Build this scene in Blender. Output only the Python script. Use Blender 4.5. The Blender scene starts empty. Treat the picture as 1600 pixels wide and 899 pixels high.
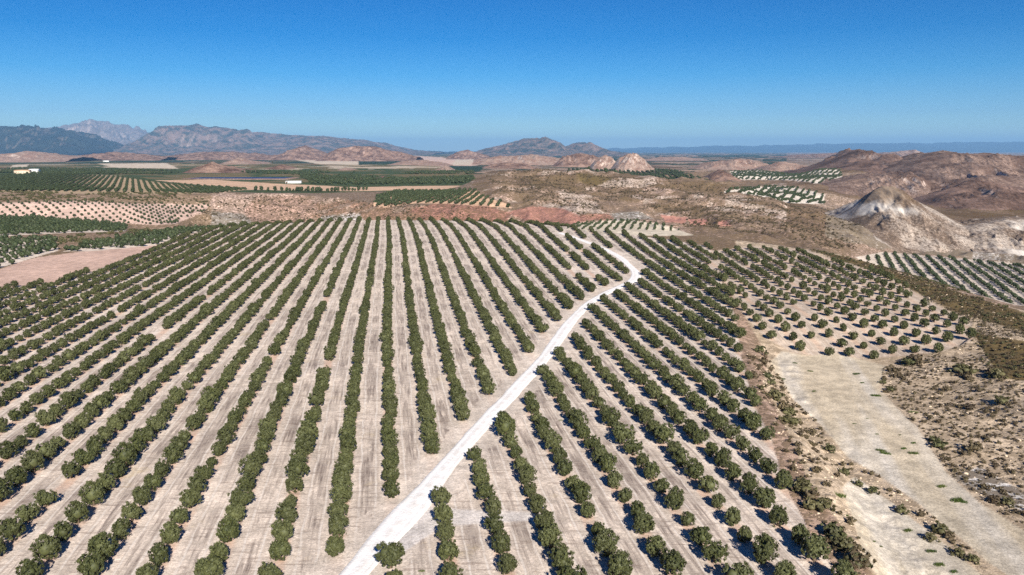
import bpy, math, random
import numpy as np
from mathutils import Vector

# ------------------------------------------------------------------ camera, sky, sun
SC = bpy.context.scene
COL = SC.collection
F, YH, H = 1244.0, 236.0, 48.0                # focal length and horizon in photo pixels, camera height (m)
TH = math.atan((449.5 - YH) / F)
CT, ST = math.cos(TH), math.sin(TH)
cam_d = bpy.data.cameras.new('camera'); cam_d.sensor_width = 36; cam_d.lens = F / 1600 * 36
cam_d.clip_start = 0.5; cam_d.clip_end = 200000
cam = bpy.data.objects.new('camera', cam_d); COL.objects.link(cam)
cam.location = (0, 0, H); cam.rotation_euler = (math.pi / 2 - TH, 0, 0)
SC.camera = cam

SUN_D = Vector((-0.233, 0.920, -0.549)).normalized()      # direction the light travels
EL = math.asin(-SUN_D.z); AZ = math.atan2(-SUN_D.x, -SUN_D.y)
world = bpy.data.worlds.new('World'); SC.world = world; world.use_nodes = True
nt = world.node_tree; nt.nodes.clear()
sky = nt.nodes.new('ShaderNodeTexSky'); sky.sky_type = 'NISHITA'; sky.sun_disc = False
sky.sun_elevation = EL; sky.sun_rotation = AZ; sky.altitude = 300
sky.air_density = 1.0; sky.dust_density = 0.0; sky.ozone_density = 1.0
# clear dry summer air: the blue deepens quickly above the horizon and stays deep all the way up
tc = nt.nodes.new('ShaderNodeTexCoord'); sxyz = nt.nodes.new('ShaderNodeSeparateXYZ'); ramp = nt.nodes.new('ShaderNodeValToRGB')
RAMP = [(0.0, (.55, .80, 1.0)), (.02, (.50, .78, 1.0)), (.043, (.31, .585, .96)), (.089, (.10, .46, .90)), (.133, (.008, .345, .80)), (.18, (.0, .305, .745)), (.5, (.0, .22, .62)), (1.0, (.01, .19, .52))]
er = ramp.color_ramp
while len(er.elements) < len(RAMP): er.elements.new(0.5)
for e_, (p_, c_) in zip(er.elements, RAMP): e_.position = p_; e_.color = (*c_, 1)
mulc = nt.nodes.new('ShaderNodeMix'); mulc.data_type = 'RGBA'; mulc.blend_type = 'MULTIPLY'; mulc.inputs[0].default_value = 1.0
bg = nt.nodes.new('ShaderNodeBackground'); bg.inputs['Strength'].default_value = 0.062
wo = nt.nodes.new('ShaderNodeOutputWorld')
nt.links.new(tc.outputs['Generated'], sxyz.inputs[0]); nt.links.new(sxyz.outputs[2], ramp.inputs[0])
nt.links.new(sky.outputs[0], mulc.inputs[6]); nt.links.new(ramp.outputs[0], mulc.inputs[7])
nt.links.new(mulc.outputs[2], bg.inputs[0]); nt.links.new(bg.outputs[0], wo.inputs[0])
sun_d = bpy.data.lights.new('sun', 'SUN'); sun_d.energy = 4.8; sun_d.angle = math.radians(0.5); sun_d.color = (1, 0.95, 0.87)
sun = bpy.data.objects.new('sun', sun_d); COL.objects.link(sun); sun.location = (200, -800, 500)
sun.rotation_euler = SUN_D.to_track_quat('-Z', 'Y').to_euler()
vs = SC.view_settings; vs.view_transform = 'Standard'; vs.look = 'None'; vs.exposure = 0.8; vs.gamma = 1; vs.use_curve_mapping = False
SC.cycles.use_denoising = False; SC.cycles.max_bounces = 4; SC.cycles.diffuse_bounces = 2; SC.cycles.volume_bounces = 0

# ------------------------------------------------------------------ helpers
def lin(r, g, b):
    f = lambda c: c / 12.92 if c <= 0.04045 else ((c + 0.055) / 1.055) ** 2.4
    return (f(r / 255), f(g / 255), f(b / 255))
def tag(o, label=None, cat=None, group=None, kind=None):
    if label: o['label'] = label
    if cat: o['category'] = cat
    if group: o['group'] = group
    if kind: o['kind'] = kind
    return o
def mesh_obj(name, me, mats=(), parent=None):
    for m in mats: me.materials.append(m)
    o = bpy.data.objects.new(name, me); COL.objects.link(o)
    if parent is not None: o.parent = parent
    return o
def np_mesh(name, co, faces, smooth=False):
    """faces: (n,4) or (n,3) int array, or a list of such arrays"""
    if not isinstance(faces, list): faces = [faces]
    me = bpy.data.meshes.new(name); me.vertices.add(len(co)); me.vertices.foreach_set('co', np.asarray(co, np.float32).ravel())
    idx = np.concatenate([f.ravel() for f in faces]).astype(np.int32)
    tot = np.concatenate([np.full(len(f), f.shape[1]) for f in faces]).astype(np.int32)
    me.loops.add(len(idx)); me.loops.foreach_set('vertex_index', idx)
    me.polygons.add(len(tot)); me.polygons.foreach_set('loop_start', np.concatenate([[0], np.cumsum(tot)[:-1]]).astype(np.int32))
    me.polygons.foreach_set('loop_total', tot)
    if smooth: me.polygons.foreach_set('use_smooth', np.ones(len(tot), bool))
    me.update(calc_edges=True); me.validate()
    return me
def fattr(me, name, arr):
    a = me.attributes.new(name, 'FLOAT', 'POINT'); a.data.foreach_set('value', np.asarray(arr, np.float32))
def cattr(me, name, rgb):
    a = me.attributes.new(name, 'FLOAT_COLOR', 'POINT')
    a.data.foreach_set('color', np.concatenate([rgb, np.ones((len(rgb), 1))], 1).astype(np.float32).ravel())
def grid_faces(nr, nc, wrap=False):
    i = np.arange(nr - 1)[:, None]; n = nc if wrap else nc - 1
    j = np.arange(n)[None, :]; j2 = (j + 1) % nc
    return np.stack([i * nc + j, i * nc + j2, (i + 1) * nc + j2, (i + 1) * nc + j], -1).reshape(-1, 4)
def ss(a, b, x):
    t = np.clip((x - a) / (b - a), 0, 1); return t * t * (3 - 2 * t)
def _hash(ix, iy, s):
    h = (ix.astype(np.int64) * 374761393 + iy.astype(np.int64) * 668265263 + s * 982451653) & 0xffffffff
    h = ((h ^ (h >> 13)) * 1274126177) & 0xffffffff
    return ((h ^ (h >> 16)) & 0xffff) / 65535.0
def vnoise(x, y, s=0):
    ix = np.floor(x); iy = np.floor(y); fx = x - ix; fy = y - iy
    fx = fx * fx * fx * (fx * (fx * 6 - 15) + 10); fy = fy * fy * fy * (fy * (fy * 6 - 15) + 10)
    a = _hash(ix, iy, s); b = _hash(ix + 1, iy, s); c = _hash(ix, iy + 1, s); d = _hash(ix + 1, iy + 1, s)
    return (a + (b - a) * fx + (c - a) * fy + (a - b - c + d) * fx * fy) * 2 - 1
def fbm(x, y, s=0, o=4, g=0.5):
    r = 0; amp = 1; t = 0
    for k in range(o):
        r = r + amp * vnoise(x * 2 ** k + 17.3 * k, y * 2 ** k - 9.1 * k, s + k); t += amp; amp *= g
    return r / t
def ridged(x, y, s=0, o=4):
    r = 0; amp = 1; t = 0
    for k in range(o):
        r = r + amp * (1 - np.abs(vnoise(x * 2 ** k + 7.7 * k, y * 2 ** k + 3.1 * k, s + k)) * 2); t += amp; amp *= 0.5
    return r / t
def inpoly(px, py, poly):
    r = np.zeros(np.shape(px), bool); n = len(poly)
    for i in range(n):
        x1, y1 = poly[i]; x2, y2 = poly[(i + 1) % n]
        if y1 == y2: continue
        c = ((y1 > py) != (y2 > py)) & (px < (x2 - x1) * (py - y1) / (y2 - y1) + x1)
        r ^= c
    return r
def project(X, Y, Z):
    zc = Y * CT - (Z - H) * ST; yc = Y * ST + (Z - H) * CT
    zc = np.where(zc < 1, 1, zc)
    return 800 + F * X / zc, 449.5 - F * yc / zc
def ray(px, py):
    u = (np.asarray(px, float) - 800) / F; v = (np.asarray(py, float) - 449.5) / F
    return u, CT - v * ST, -ST - v * CT
def z_at(px, py, Y):                          # height of the point seen at a pixel and standing at depth Y
    u, dy, dz = ray(px, py); return H + dz * Y / dy

# ------------------------------------------------------------------ the lie of the land
# columns of the view; for each the depth (m) and either the photo row it is seen at (>100) or its height
TAB = {
    0:    [(437, 372), (625, 341), (662, 317), (745, 302), (1000, 291), (1500, 272), (1900, -2)],
    100:  [(437, 372), (630, 344), (668, 316.5), (745, 303), (1000, 291), (1500, 272), (1900, -2)],
    200:  [(437, 373), (640, 352), (692, 318), (750, 303), (1000, 294), (1500, 275), (1900, -2)],
    300:  [(478, 360), (540, -12), (660, 350), (770, 304), (950, 299), (1350, 283), (1800, -2)],
    400:  [(515, 352), (600, -24), (690, 350), (800, 305), (900, 301), (1200, 290), (1700, -2)],
    500:  [(540, 347), (620, -28), (730, 345), (845, 307), (930, 302), (1200, 289), (1700, -2)],
    600:  [(552, 344), (620, -28), (690, 343), (725, 324), (930, 299), (1200, 289), (1700, -2)],
    700:  [(552, 345), (620, -28), (660, 344), (705, 322), (900, 300), (1150, 290), (1700, -2)],
    800:  [(540, 348), (600, -20), (650, 350), (700, 324), (1200, 264), (1500, 0), (1900, -4)],
    900:  [(490, 357), (540, 352), (600, 346), (690, 329), (1150, 271), (1450, -4), (2000, -8)],
    1000: [(470, 362), (520, 354), (620, 345), (690, 334), (1100, 281), (1400, -10), (2200, -12)],
    1100: [(440, 372), (490, 365), (590, 351), (720, 332), (1020, 289), (1350, -16), (2400, -16)],
    1200: [(400, 386), (450, 379), (600, 354), (760, 331), (950, 313), (1500, -20), (2500, -18)],
    1300: [(368, 398), (430, 394), (600, 375), (790, 338), (950, -30), (2000, 264), (2600, -20)],
    1400: [(305, 430), (480, -35), (670, 394), (800, 352), (1080, -32), (1900, 264), (2600, -20)],
    1340: [(343, 409), (450, -28), (630, 384), (800, 350), (1000, -32), (1950, 264), (2600, -20)],
    1440: [(288, 442), (460, -35), (660, 397), (800, 354), (1030, -32), (1850, 264), (2500, -20)],
    1500: [(262, 462), (430, -36), (640, 402), (760, 360), (950, -32), (1700, 266), (2400, -20)],
    1600: [(230, 492), (400, -36), (600, 412), (780, 362), (900, -32), (1600, 270), (2300, -20)],
}
_c0 = np.array(sorted(TAB)); _cf = np.arange(-400, 2001, 10.0)
_LY = np.zeros((7, len(_cf))); _LZ = np.zeros((7, len(_cf)))
for i in range(7):
    ys = np.array([TAB[c][i][0] for c in _c0], float)
    zs = np.array([TAB[c][i][1] if TAB[c][i][1] < 100 else z_at(c, TAB[c][i][1], TAB[c][i][0]) for c in _c0], float)
    ker = np.hanning(9)[1:-1]; ker /= ker.sum()
    for arr, val in ((_LY, ys), (_LZ, zs)):
        a = np.interp(_cf, _c0, val); p = np.pad(a, 3, mode='edge'); arr[i] = np.convolve(p, ker, 'valid')
BANK = np.array([(30, 40), (39.5, 84), (46, 118), (48, 148), (57, 190), (60, 240), (62, 300)], float)  # edge of the grove above the sandy field
def layers(col):
    t = np.clip((col + 400) / 10, 0, len(_cf) - 1.001); i = t.astype(int); f = t - i
    return _LY[:, i] * (1 - f) + _LY[:, i + 1] * f, _LZ[:, i] * (1 - f) + _LZ[:, i + 1] * f
def terrain(X, Y, detail=True):
    X = np.asarray(X, float); Y = np.asarray(Y, float); sh = X.shape; X = X.ravel(); Y = Y.ravel()
    col = np.where(Y > 20, 800 + F * X / np.maximum(Y, 20) * 0.997, np.where(X < 0, -400, 2000))
    LY, LZ = layers(np.clip(col, -400, 2000))
    z = np.zeros_like(X); amp = np.zeros_like(X)
    LY = np.concatenate([LY[:1] * 0.82, LY, np.full((1, len(X)), 7000.), np.full((1, len(X)), 1e6)])
    LZ = np.concatenate([np.zeros((1, len(X))), LZ, np.full((1, len(X)), -22.), np.full((1, len(X)), -22.)])
    # monotone piecewise cubic along the depth
    d = (LZ[1:] - LZ[:-1]) / (LY[1:] - LY[:-1])
    m = np.zeros_like(LZ)
    m[1:-1] = np.where(d[:-1] * d[1:] > 0, 2 * d[:-1] * d[1:] / (d[:-1] + d[1:] + 1e-12), 0)
    for i in range(len(LY) - 1):
        s = (Y >= LY[i]) & (Y < LY[i + 1])
        h = (LY[i + 1] - LY[i])[s]; t = (Y[s] - LY[i][s]) / h
        z[s] = ((1 + 2 * t) * (1 - t) ** 2 * LZ[i][s] + t * (1 - t) ** 2 * h * m[i][s]
                + t * t * (3 - 2 * t) * LZ[i + 1][s] + t * t * (t - 1) * h * m[i + 1][s])
    # the sandy field lies a little below the grove
    b = np.interp(Y, BANK[:, 1], BANK[:, 0])
    w = 1 - ss(185, 235, Y)
    z = z - w * 3.6 * ss(0, 9, X - b) + w * 5.0 * ss(28, 75, X - b)
    if detail:
        c = col; L1 = LY[1]; L2 = LY[2]; L4 = LY[4]; L5 = LY[5]; L7 = LY[7]
        gully = ss(L1 * 1.03, L2, Y) * (1 - ss(L4 * 0.97, L4 * 1.06, Y)) * ss(230, 330, c)
        valley = ss(1290, 1350, c) * ss(L1, L1 + 60, Y) * (1 - ss(LY[3] * 0.95, LY[3] * 1.02, Y))
        hill = ss(720, 800, c) * ss(L4 * 0.9, L4 * 1.1, Y) * (1 - ss(L7, L7 * 1.2, Y))
        spur = ss(1180, 1300, c) * ss(LY[3], LY[3] * 1.1, Y) * (1 - ss(L7, L7 * 1.2, Y))
        gully = gully * (1 - valley)
        z = z + gully * (4.5 * ridged(X / 30, Y / 60, 3) + 1.6 * fbm(X / 8, Y / 12, 5))
        z = z + hill * (1 - spur) * (8.0 * ridged(X / 110, Y / 130, 11) + 5.0 * ridged(X / 42, Y / 60, 12) - 2.0 + 1.6 * fbm(X / 20, Y / 24, 13, 5))
        z = z + spur * (0.55 + 0.45 * ss(900, 1300, Y)) * (10.0 * ridged(X / 190 + Y / 260, Y / 400 - X / 480, 21, 5) + 5.5 * ridged(X / 45 + Y / 80, Y / 130, 23) - 4)
        farm = ss(1700, 2600, Y)
        z = z + farm * (3.5 * fbm(X / 420, Y / 420, 31) + 9 * np.maximum(fbm(X / 900, Y / 900, 33), 0) * ss(2400, 5000, Y))
        rs = ss(12, 30, X - b - 18) * (1 - ss(1, 1.15, Y / np.maximum(L1, 1))) * (1 - hp_mask(X, Y)) * ss(-5, 30, Y)
        z = z + rs * (0.9 * fbm(X / 11, Y / 14, 41, 4) + 0.5 * ridged(X / 18, Y / 40, 43))
        bank = ss(-1, 3, X - b) * (1 - ss(10, 15, X - b)) * w
        z = z + bank * 0.45 * fbm(X / 2.5, Y / 3, 45, 3)
        z = z + 0.5 * fbm(X / 90, Y / 90, 51, 2) * ss(60, 140, Y) * (1 - ss(900, 1500, Y))
    return z.reshape(sh)
HILLPLOT = [(1112, 392), (1180, 385), (1262, 391), (1290, 403), (1330, 412), (1390, 432), (1450, 470), (1518, 507), (1520, 530), (1478, 547), (1415, 556), (1330, 562), (1240, 552), (1198, 530), (1172, 503), (1152, 480), (1127, 442), (1106, 408)]
def hp_mask(X, Y):
    px, py = project(X, Y, 0 * X); return inpoly(px, py, HILLPLOT).astype(float)
def hit(px, py, y0=60, y1=9000):              # first terrain point under a pixel
    u, dy, dz = ray(px, py)
    Y = np.exp(np.linspace(math.log(y0), math.log(y1), 1500)); X = u / dy * Y
    s = (H + dz / dy * Y) < terrain(X, Y); k = int(np.argmax(s)) if s.any() else len(Y) - 1
    return float(X[k]), float(Y[k])

# rows of the grove: u(X, Y) is the row number, measured on the photograph
W3 = [-1.25808481e+00, 1.54789048e+01, 2.88716868e+00, 1.89973553e+00, -2.84689305e-01, -2.70803719e-01, 1.16072937e+00, -4.81600795e-01, -1.46897004e-01, 1.19719393e-02]
def row_u(X, Y):
    x = X / 96.5; y = Y / 96.5                # crowns were measured 1.7 m above the soil
    lin_ = -0.70063 + 14.48573 * x + 2.186387 * y
    xc = np.clip(x, -0.9, 1.4); yc = np.clip(y, 0.6, 5.2)
    cub = (W3[0] + W3[1] * xc + W3[2] * yc + W3[3] * xc * xc + W3[4] * xc * yc + W3[5] * yc * yc + W3[6] * xc ** 3 + W3[7] * xc * xc * yc + W3[8] * xc * yc * yc + W3[9] * yc ** 3)
    cub = cub + 14.5 * (x - xc) + 2.2 * (y - yc)
    return lin_ + (cub - lin_) * ss(-7, 1, lin_)
def hill_u(X, Y):                             # rows of the hillside plot
    a = X - 69.7; j = (a - 0.025 * (Y - 215)) / (5.49 + 0.0095 * (Y - 215)); return j
ROAD = np.array([(-40, 20), (-33, 40), (-26, 60), (-18, 84), (-16, 93), (-13, 105), (-10, 117), (-6, 133), (0, 154), (8, 181), (16, 220), (24, 249), (33, 272), (41, 286), (47, 300), (50, 318), (50, 335), (49, 367), (45, 399), (36, 440), (28, 470)], float)
def resample(P, step):
    P = np.asarray(P, float)
    for _ in range(3):                        # corner cutting
        q = np.empty((2 * len(P) - 2, P.shape[1])); q[0::2] = .75 * P[:-1] + .25 * P[1:]; q[1::2] = .25 * P[:-1] + .75 * P[1:]
        P = np.concatenate([P[:1], q, P[-1:]])
    s = np.concatenate([[0], np.cumsum(np.hypot(*np.diff(P[:, :2], axis=0).T))]); t = np.arange(0, s[-1], step)
    return np.stack([np.interp(t, s, P[:, k]) for k in range(P.shape[1])], 1)
RD = resample(ROAD, 1.5)
def road_dist(X, Y):
    X = np.asarray(X, float).ravel(); Y = np.asarray(Y, float).ravel(); d = np.full(len(X), 1e9); near = (np.abs(X) < 120) & (Y < 500) & (Y > 0)
    xs = X[near]; ys = Y[near]; dd = np.full(len(xs), 1e9)
    for a in RD[::2]: dd = np.minimum(dd, np.hypot(xs - a[0], ys - a[1]))
    d[near] = dd; return d
def road_x(Y): return np.interp(Y, RD[:, 1], RD[:, 0])

# ------------------------------------------------------------------ materials
class NB:
    def __init__(s, name):
        s.m = bpy.data.materials.new(name); s.m.use_nodes = True; s.t = s.m.node_tree; s.t.nodes.clear()
        s.out = s.t.nodes.new('ShaderNodeOutputMaterial'); s.b = s.t.nodes.new('ShaderNodeBsdfPrincipled')
        s.b.inputs['Roughness'].default_value = 0.95; s.b.inputs['Specular IOR Level'].default_value = 0.12
        s.t.links.new(s.b.outputs[0], s.out.inputs[0])
    def n(s, ty, **kw):
        x = s.t.nodes.new('ShaderNode' + ty)
        for k, v in kw.items(): setattr(x, k, v)
        return x
    def put(s, sock, v):
        if isinstance(v, bpy.types.NodeSocket): s.t.links.new(v, sock)
        elif isinstance(v, (tuple, list)) and len(v) == 3 and sock.type == 'RGBA': sock.default_value = (*v, 1)
        else: sock.default_value = v
    def math(s, op, a, b=0.0, c=0.0):
        x = s.n('Math', operation=op)
        for i, v in enumerate((a, b, c)): s.put(x.inputs[i], v)
        return x.outputs[0]
    def attr(s, name, color=False):
        x = s.n('Attribute', attribute_name=name); return x.outputs['Color' if color else 'Fac']
    def pos(s): return s.n('NewGeometry').outputs['Position']
    def noise(s, vec, scale, detail=4, rough=0.55, out=0):
        x = s.n('TexNoise'); s.put(x.inputs['Vector'], vec); x.inputs['Scale'].default_value = scale
        x.inputs['Detail'].default_value = detail; x.inputs['Roughness'].default_value = rough; return x.outputs[out]
    def rng(s, v, a, b, c=0.0, d=1.0, smooth=True):
        x = s.n('MapRange', interpolation_type='SMOOTHSTEP' if smooth else 'LINEAR')
        for i, q in enumerate((v, a, b, c, d)): s.put(x.inputs[i], q)
        return x.outputs[0]
    def mix(s, f, a, b, mode='MIX'):
        x = s.n('Mix', data_type='RGBA', blend_type=mode)
        s.put(x.inputs[0], f); s.put(x.inputs[6], a); s.put(x.inputs[7], b); return x.outputs[2]
    def xyz(s, x, y, z=0.0):
        c = s.n('CombineXYZ')
        for i, v in enumerate((x, y, z)): s.put(c.inputs[i], v)
        return c.outputs[0]
    def bump(s, h, strength, dist):
        x = s.n('Bump'); x.inputs['Strength'].default_value = strength; x.inputs['Distance'].default_value = dist
        s.put(x.inputs['Height'], h); s.put(s.b.inputs['Normal'], x.outputs[0])

def ground_material():
    g = NB('ground_soil'); p = g.pos(); sx = g.n('SeparateXYZ'); g.put(sx.inputs[0], p)
    base = g.attr('base', True); u = g.attr('rowu'); gm = g.attr('grove'); sc = g.attr('scrub')
    n_big = g.noise(p, 0.035, 5, 0.6); n_mid = g.noise(p, 0.33, 7, 0.68); n_fine = g.noise(p, 2.4, 5, 0.7)
    col = g.mix(1.0, base, g.xyz(*[g.rng(n_big, 0.25, 0.75, 0.84, 1.16)] * 3), 'MULTIPLY')
    col = g.mix(1.0, col, g.xyz(*[g.rng(n_mid, 0.28, 0.72, 0.72, 1.22)] * 3), 'MULTIPLY')
    col = g.mix(1.0, col, g.xyz(*[g.rng(n_fine, 0.28, 0.72, 0.72, 1.22)] * 3), 'MULTIPLY')
    n_x = g.noise(p, 7.5, 3, 0.7); col = g.mix(1.0, col, g.xyz(*[g.rng(n_x, 0.3, 0.7, 0.78, 1.18)] * 3), 'MULTIPLY')
    # worked strips between the tree rows
    uw = g.math('ADD', u, g.math('MULTIPLY', g.math('SUBTRACT', g.noise(p, 0.12, 3), 0.5), 0.16))
    t = g.math('MULTIPLY', g.math('ABSOLUTE', g.math('SUBTRACT', g.math('FRACT', uw), 0.5)), 2.0)   # 1 under the trees, 0 mid aisle
    sv = g.xyz(g.math('MULTIPLY', u, 13.0), g.math('MULTIPLY', sx.outputs[1], 0.10))
    streak = g.noise(sv, 1.0, 5, 0.6)
    sv2 = g.xyz(g.math('MULTIPLY', u, 34.0), g.math('MULTIPLY', sx.outputs[1], 0.16))
    streak2 = g.noise(sv2, 1.0, 3, 0.6)
    patch = g.noise(p, 0.05, 4, 0.6)
    dark = g.math('MULTIPLY', g.rng(t, 0.62, 0.16), g.rng(g.math('ADD', streak, g.math('MULTIPLY', g.math('SUBTRACT', patch, 0.5), 0.9)), 0.36, 0.66))
    dark = g.math('MULTIPLY', dark, g.rng(streak2, 0.25, 0.6, 0.55, 1.0))
    dark = g.math('MULTIPLY', dark, g.rng(g.math('ADD', g.math('MULTIPLY', n_mid, 0.6), g.math('MULTIPLY', n_fine, 0.4)), 0.40, 0.56, 0.25, 1.0))
    dark = g.math('MULTIPLY', dark, gm)
    col = g.mix(g.math('MULTIPLY', dark, 0.9), col, lin(104, 90, 84))
    wheel = g.math('MULTIPLY', g.rng(g.math('ABSOLUTE', g.math('SUBTRACT', t, 0.34)), 0.07, 0.015), g.rng(streak2, 0.36, 0.54))
    col = g.mix(g.math('MULTIPLY', g.math('MULTIPLY', wheel, gm), 0.7), col, lin(228, 216, 204))
    under = g.math('MULTIPLY', g.math('MULTIPLY', g.rng(t, 0.60, 0.86), gm), g.rng(n_mid, 0.35, 0.6, 0.35, 1.0))
    col = g.mix(g.math('MULTIPLY', under, 0.5), col, lin(196, 142, 108))
    # cross scratches of the harrow and dry weeds
    cr = g.noise(g.xyz(g.math('MULTIPLY', u, 1.6), g.math('MULTIPLY', sx.outputs[1], 1.5)), 1.0, 4, 0.6)
    col = g.mix(g.math('MULTIPLY', g.math('MULTIPLY', g.rng(cr, 0.55, 0.64), gm), 0.5), col, lin(134, 116, 104))
    dry = g.math('MULTIPLY', g.rng(g.noise(p, 0.075, 6, 0.7), 0.60, 0.72), gm)
    col = g.mix(g.math('MULTIPLY', dry, 0.35), col, lin(176, 152, 96))
    # low scrub too small to stand as bushes
    s1 = g.math('SUBTRACT', g.noise(p, 0.42, 5, 0.72), g.math('MULTIPLY', sc, 0.20))
    s2 = g.math('SUBTRACT', g.noise(p, 0.085, 6, 0.75), g.math('MULTIPLY', sc, 0.13))
    spot = g.math('MAXIMUM', g.rng(s1, 0.50, 0.40), g.math('MULTIPLY', g.rng(s2, 0.47, 0.36), 0.8))
    spot = g.math('MULTIPLY', spot, g.rng(sc, 0.02, 0.35))
    scol = g.mix(g.noise(p, 0.06, 3), lin(84, 67, 54), lin(108, 92, 60))
    col = g.mix(g.math('MULTIPLY', spot, 0.82), col, scol)
    g.put(g.b.inputs['Base Color'], col)
    hgt = g.math('ADD', g.math('MULTIPLY', n_mid, 0.5), g.math('ADD', g.math('MULTIPLY', n_fine, 0.25), g.math('MULTIPLY', spot, 0.6)))
    g.bump(hgt, 0.55, 0.45)
    return g.m
M_GROUND = ground_material()

def soil_material(name, c1, c2, c3, scale, bump=0.5, dist=0.3, scrub=None, scrub_amt=0.5, stretch=1.0):
    """rock or soil: two tones in patches, a third on steep ground, optional scrub spots"""
    g = NB(name); p = g.pos(); geo = g.n('NewGeometry'); sx = g.n('SeparateXYZ'); g.put(sx.inputs[0], geo.outputs['Normal'])
    if stretch != 1.0:
        sp_ = g.n('SeparateXYZ'); g.put(sp_.inputs[0], p); p = g.xyz(g.math('ADD', sp_.outputs[0], g.math('MULTIPLY', sp_.outputs[1], 0.25)), g.math('MULTIPLY', sp_.outputs[1], stretch), g.math('MULTIPLY', sp_.outputs[2], 0.6))
    n1 = g.noise(p, scale, 7, 0.68); n2 = g.noise(p, scale * 9, 5, 0.65)
    col = g.mix(g.rng(n1, 0.36, 0.62), c1, c2)
    steep = g.math('ADD', sx.outputs[2], g.math('MULTIPLY', g.math('SUBTRACT', n2, 0.5), 0.5))
    col = g.mix(g.rng(steep, 0.80, 0.60), col, c3)
    col = g.mix(1.0, col, g.xyz(*[g.rng(n2, 0.25, 0.75, 0.75, 1.22)] * 3), 'MULTIPLY')
    if scrub is not None:
        sp = g.rng(g.math('ADD', g.noise(p, scale * 22, 5, 0.75), g.math('MULTIPLY', g.math('SUBTRACT', n1, 0.5), 0.5)), 0.60 - 0.2 * scrub_amt, 0.50 - 0.2 * scrub_amt)
        sp = g.math('SUBTRACT', 1.0, sp) if False else sp
        col = g.mix(g.math('MULTIPLY', sp, 0.75), col, scrub)
    g.put(g.b.inputs['Base Color'], col); g.bump(n2, bump, dist); return g.m
M_BROWN = soil_material('brown_scrub_hill', lin(108, 82, 70), lin(150, 122, 106), lin(178, 150, 134), 0.022, scrub=lin(62, 50, 42), scrub_amt=0.5, dist=3)
M_PALE = soil_material('pale_badland', lin(188, 162, 146), lin(136, 108, 94), lin(202, 182, 168), 0.022, scrub=lin(96, 78, 66), scrub_amt=0.35, dist=3)
M_MTN = soil_material('mountain_rock', lin(60, 66, 58), lin(140, 116, 104), lin(176, 152, 138), 0.0042, scrub=lin(48, 58, 52), scrub_amt=0.4, dist=30)
M_MTN_PALE = soil_material('pale_mountain_rock', lin(172, 146, 136), lin(112, 104, 96), lin(190, 168, 156), 0.0035, scrub=lin(84, 84, 76), scrub_amt=0.3, dist=30)
M_MTN_DARK = soil_material('wooded_mountain', lin(22, 36, 36), lin(48, 54, 48), lin(110, 100, 90), 0.0040, scrub=lin(26, 40, 40), scrub_amt=0.5, dist=30)

def leaf_material(name, c1, c2, c3):
    g = NB(name); p = g.n('TexCoord').outputs['Object']; oi = g.n('ObjectInfo')
    n1 = g.noise(p, 2.2, 4, 0.6); col = g.mix(g.rng(n1, 0.35, 0.65), c1, c2)
    col = g.mix(g.math('MULTIPLY', oi.outputs['Random'], 0.6), col, c3); rv = g.math('FRACT', g.math('MULTIPLY', oi.outputs['Random'], 37.0)); col = g.mix(1.0, col, g.xyz(*[g.rng(rv, 0.0, 1.0, 0.80, 1.12, False)] * 3), 'MULTIPLY')
    g.put(g.b.inputs['Base Color'], col); g.b.inputs['Roughness'].default_value = 0.6; g.b.inputs['Specular IOR Level'].default_value = 0.3
    tr = g.n('BsdfTranslucent'); g.put(tr.inputs['Color'], col); mx = g.n('MixShader'); mx.inputs[0].default_value = 0.12
    g.t.links.new(g.b.outputs[0], mx.inputs[1]); g.t.links.new(tr.outputs[0], mx.inputs[2]); g.t.links.new(mx.outputs[0], g.out.inputs[0])
    return g.m
M_LEAF = leaf_material('olive_leaves', lin(88, 92, 52), lin(58, 64, 37), lin(102, 104, 68))
M_LEAF_FAR = leaf_material('orchard_leaves', lin(68, 79, 48), lin(52, 63, 40), lin(80, 88, 58))
M_SHRUB = leaf_material('shrub_leaves', lin(94, 96, 60), lin(72, 72, 48), lin(116, 106, 74))
M_DRY = leaf_material('dry_scrub_twigs', lin(98, 84, 64), lin(78, 66, 52), lin(112, 102, 72))
M_TUFT = leaf_material('green_grass_blades', lin(78, 100, 38), lin(60, 82, 34), lin(110, 116, 60))
def plain(name, c, rough=0.8, noise_scale=1.5, amt=0.2):
    g = NB(name); n = g.noise(g.n('TexCoord').outputs['Object'], noise_scale, 6, 0.65)
    g.put(g.b.inputs['Base Color'], g.mix(1.0, c, g.xyz(*[g.rng(n, 0.25, 0.75, 1 - amt, 1 + amt)] * 3), 'MULTIPLY'))
    g.b.inputs['Roughness'].default_value = rough; g.bump(n, 0.3, 0.05); return g.m
M_BARK = plain('olive_bark', lin(104, 88, 74), 0.9, 6)
M_STONE = plain('pale_limestone', lin(206, 186, 160), 0.9, 2)
M_WHITE = plain('whitewashed_wall', lin(226, 222, 214), 0.7, 0.4, 0.06)
M_TANWALL = plain('sandy_plaster', lin(206, 190, 164), 0.8, 0.4, 0.08)
M_ROOF = plain('clay_roof_tiles', lin(186, 150, 124), 0.8, 0.6, 0.15)
M_METALROOF = plain('pale_sheet_roof', lin(220, 220, 216), 0.45, 0.3, 0.06)
M_DARKGLASS = plain('dark_window_glass', lin(40, 46, 54), 0.15, 1, 0.05)
M_WOOD = plain('brown_door_wood', lin(96, 70, 50), 0.7, 2)

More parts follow.
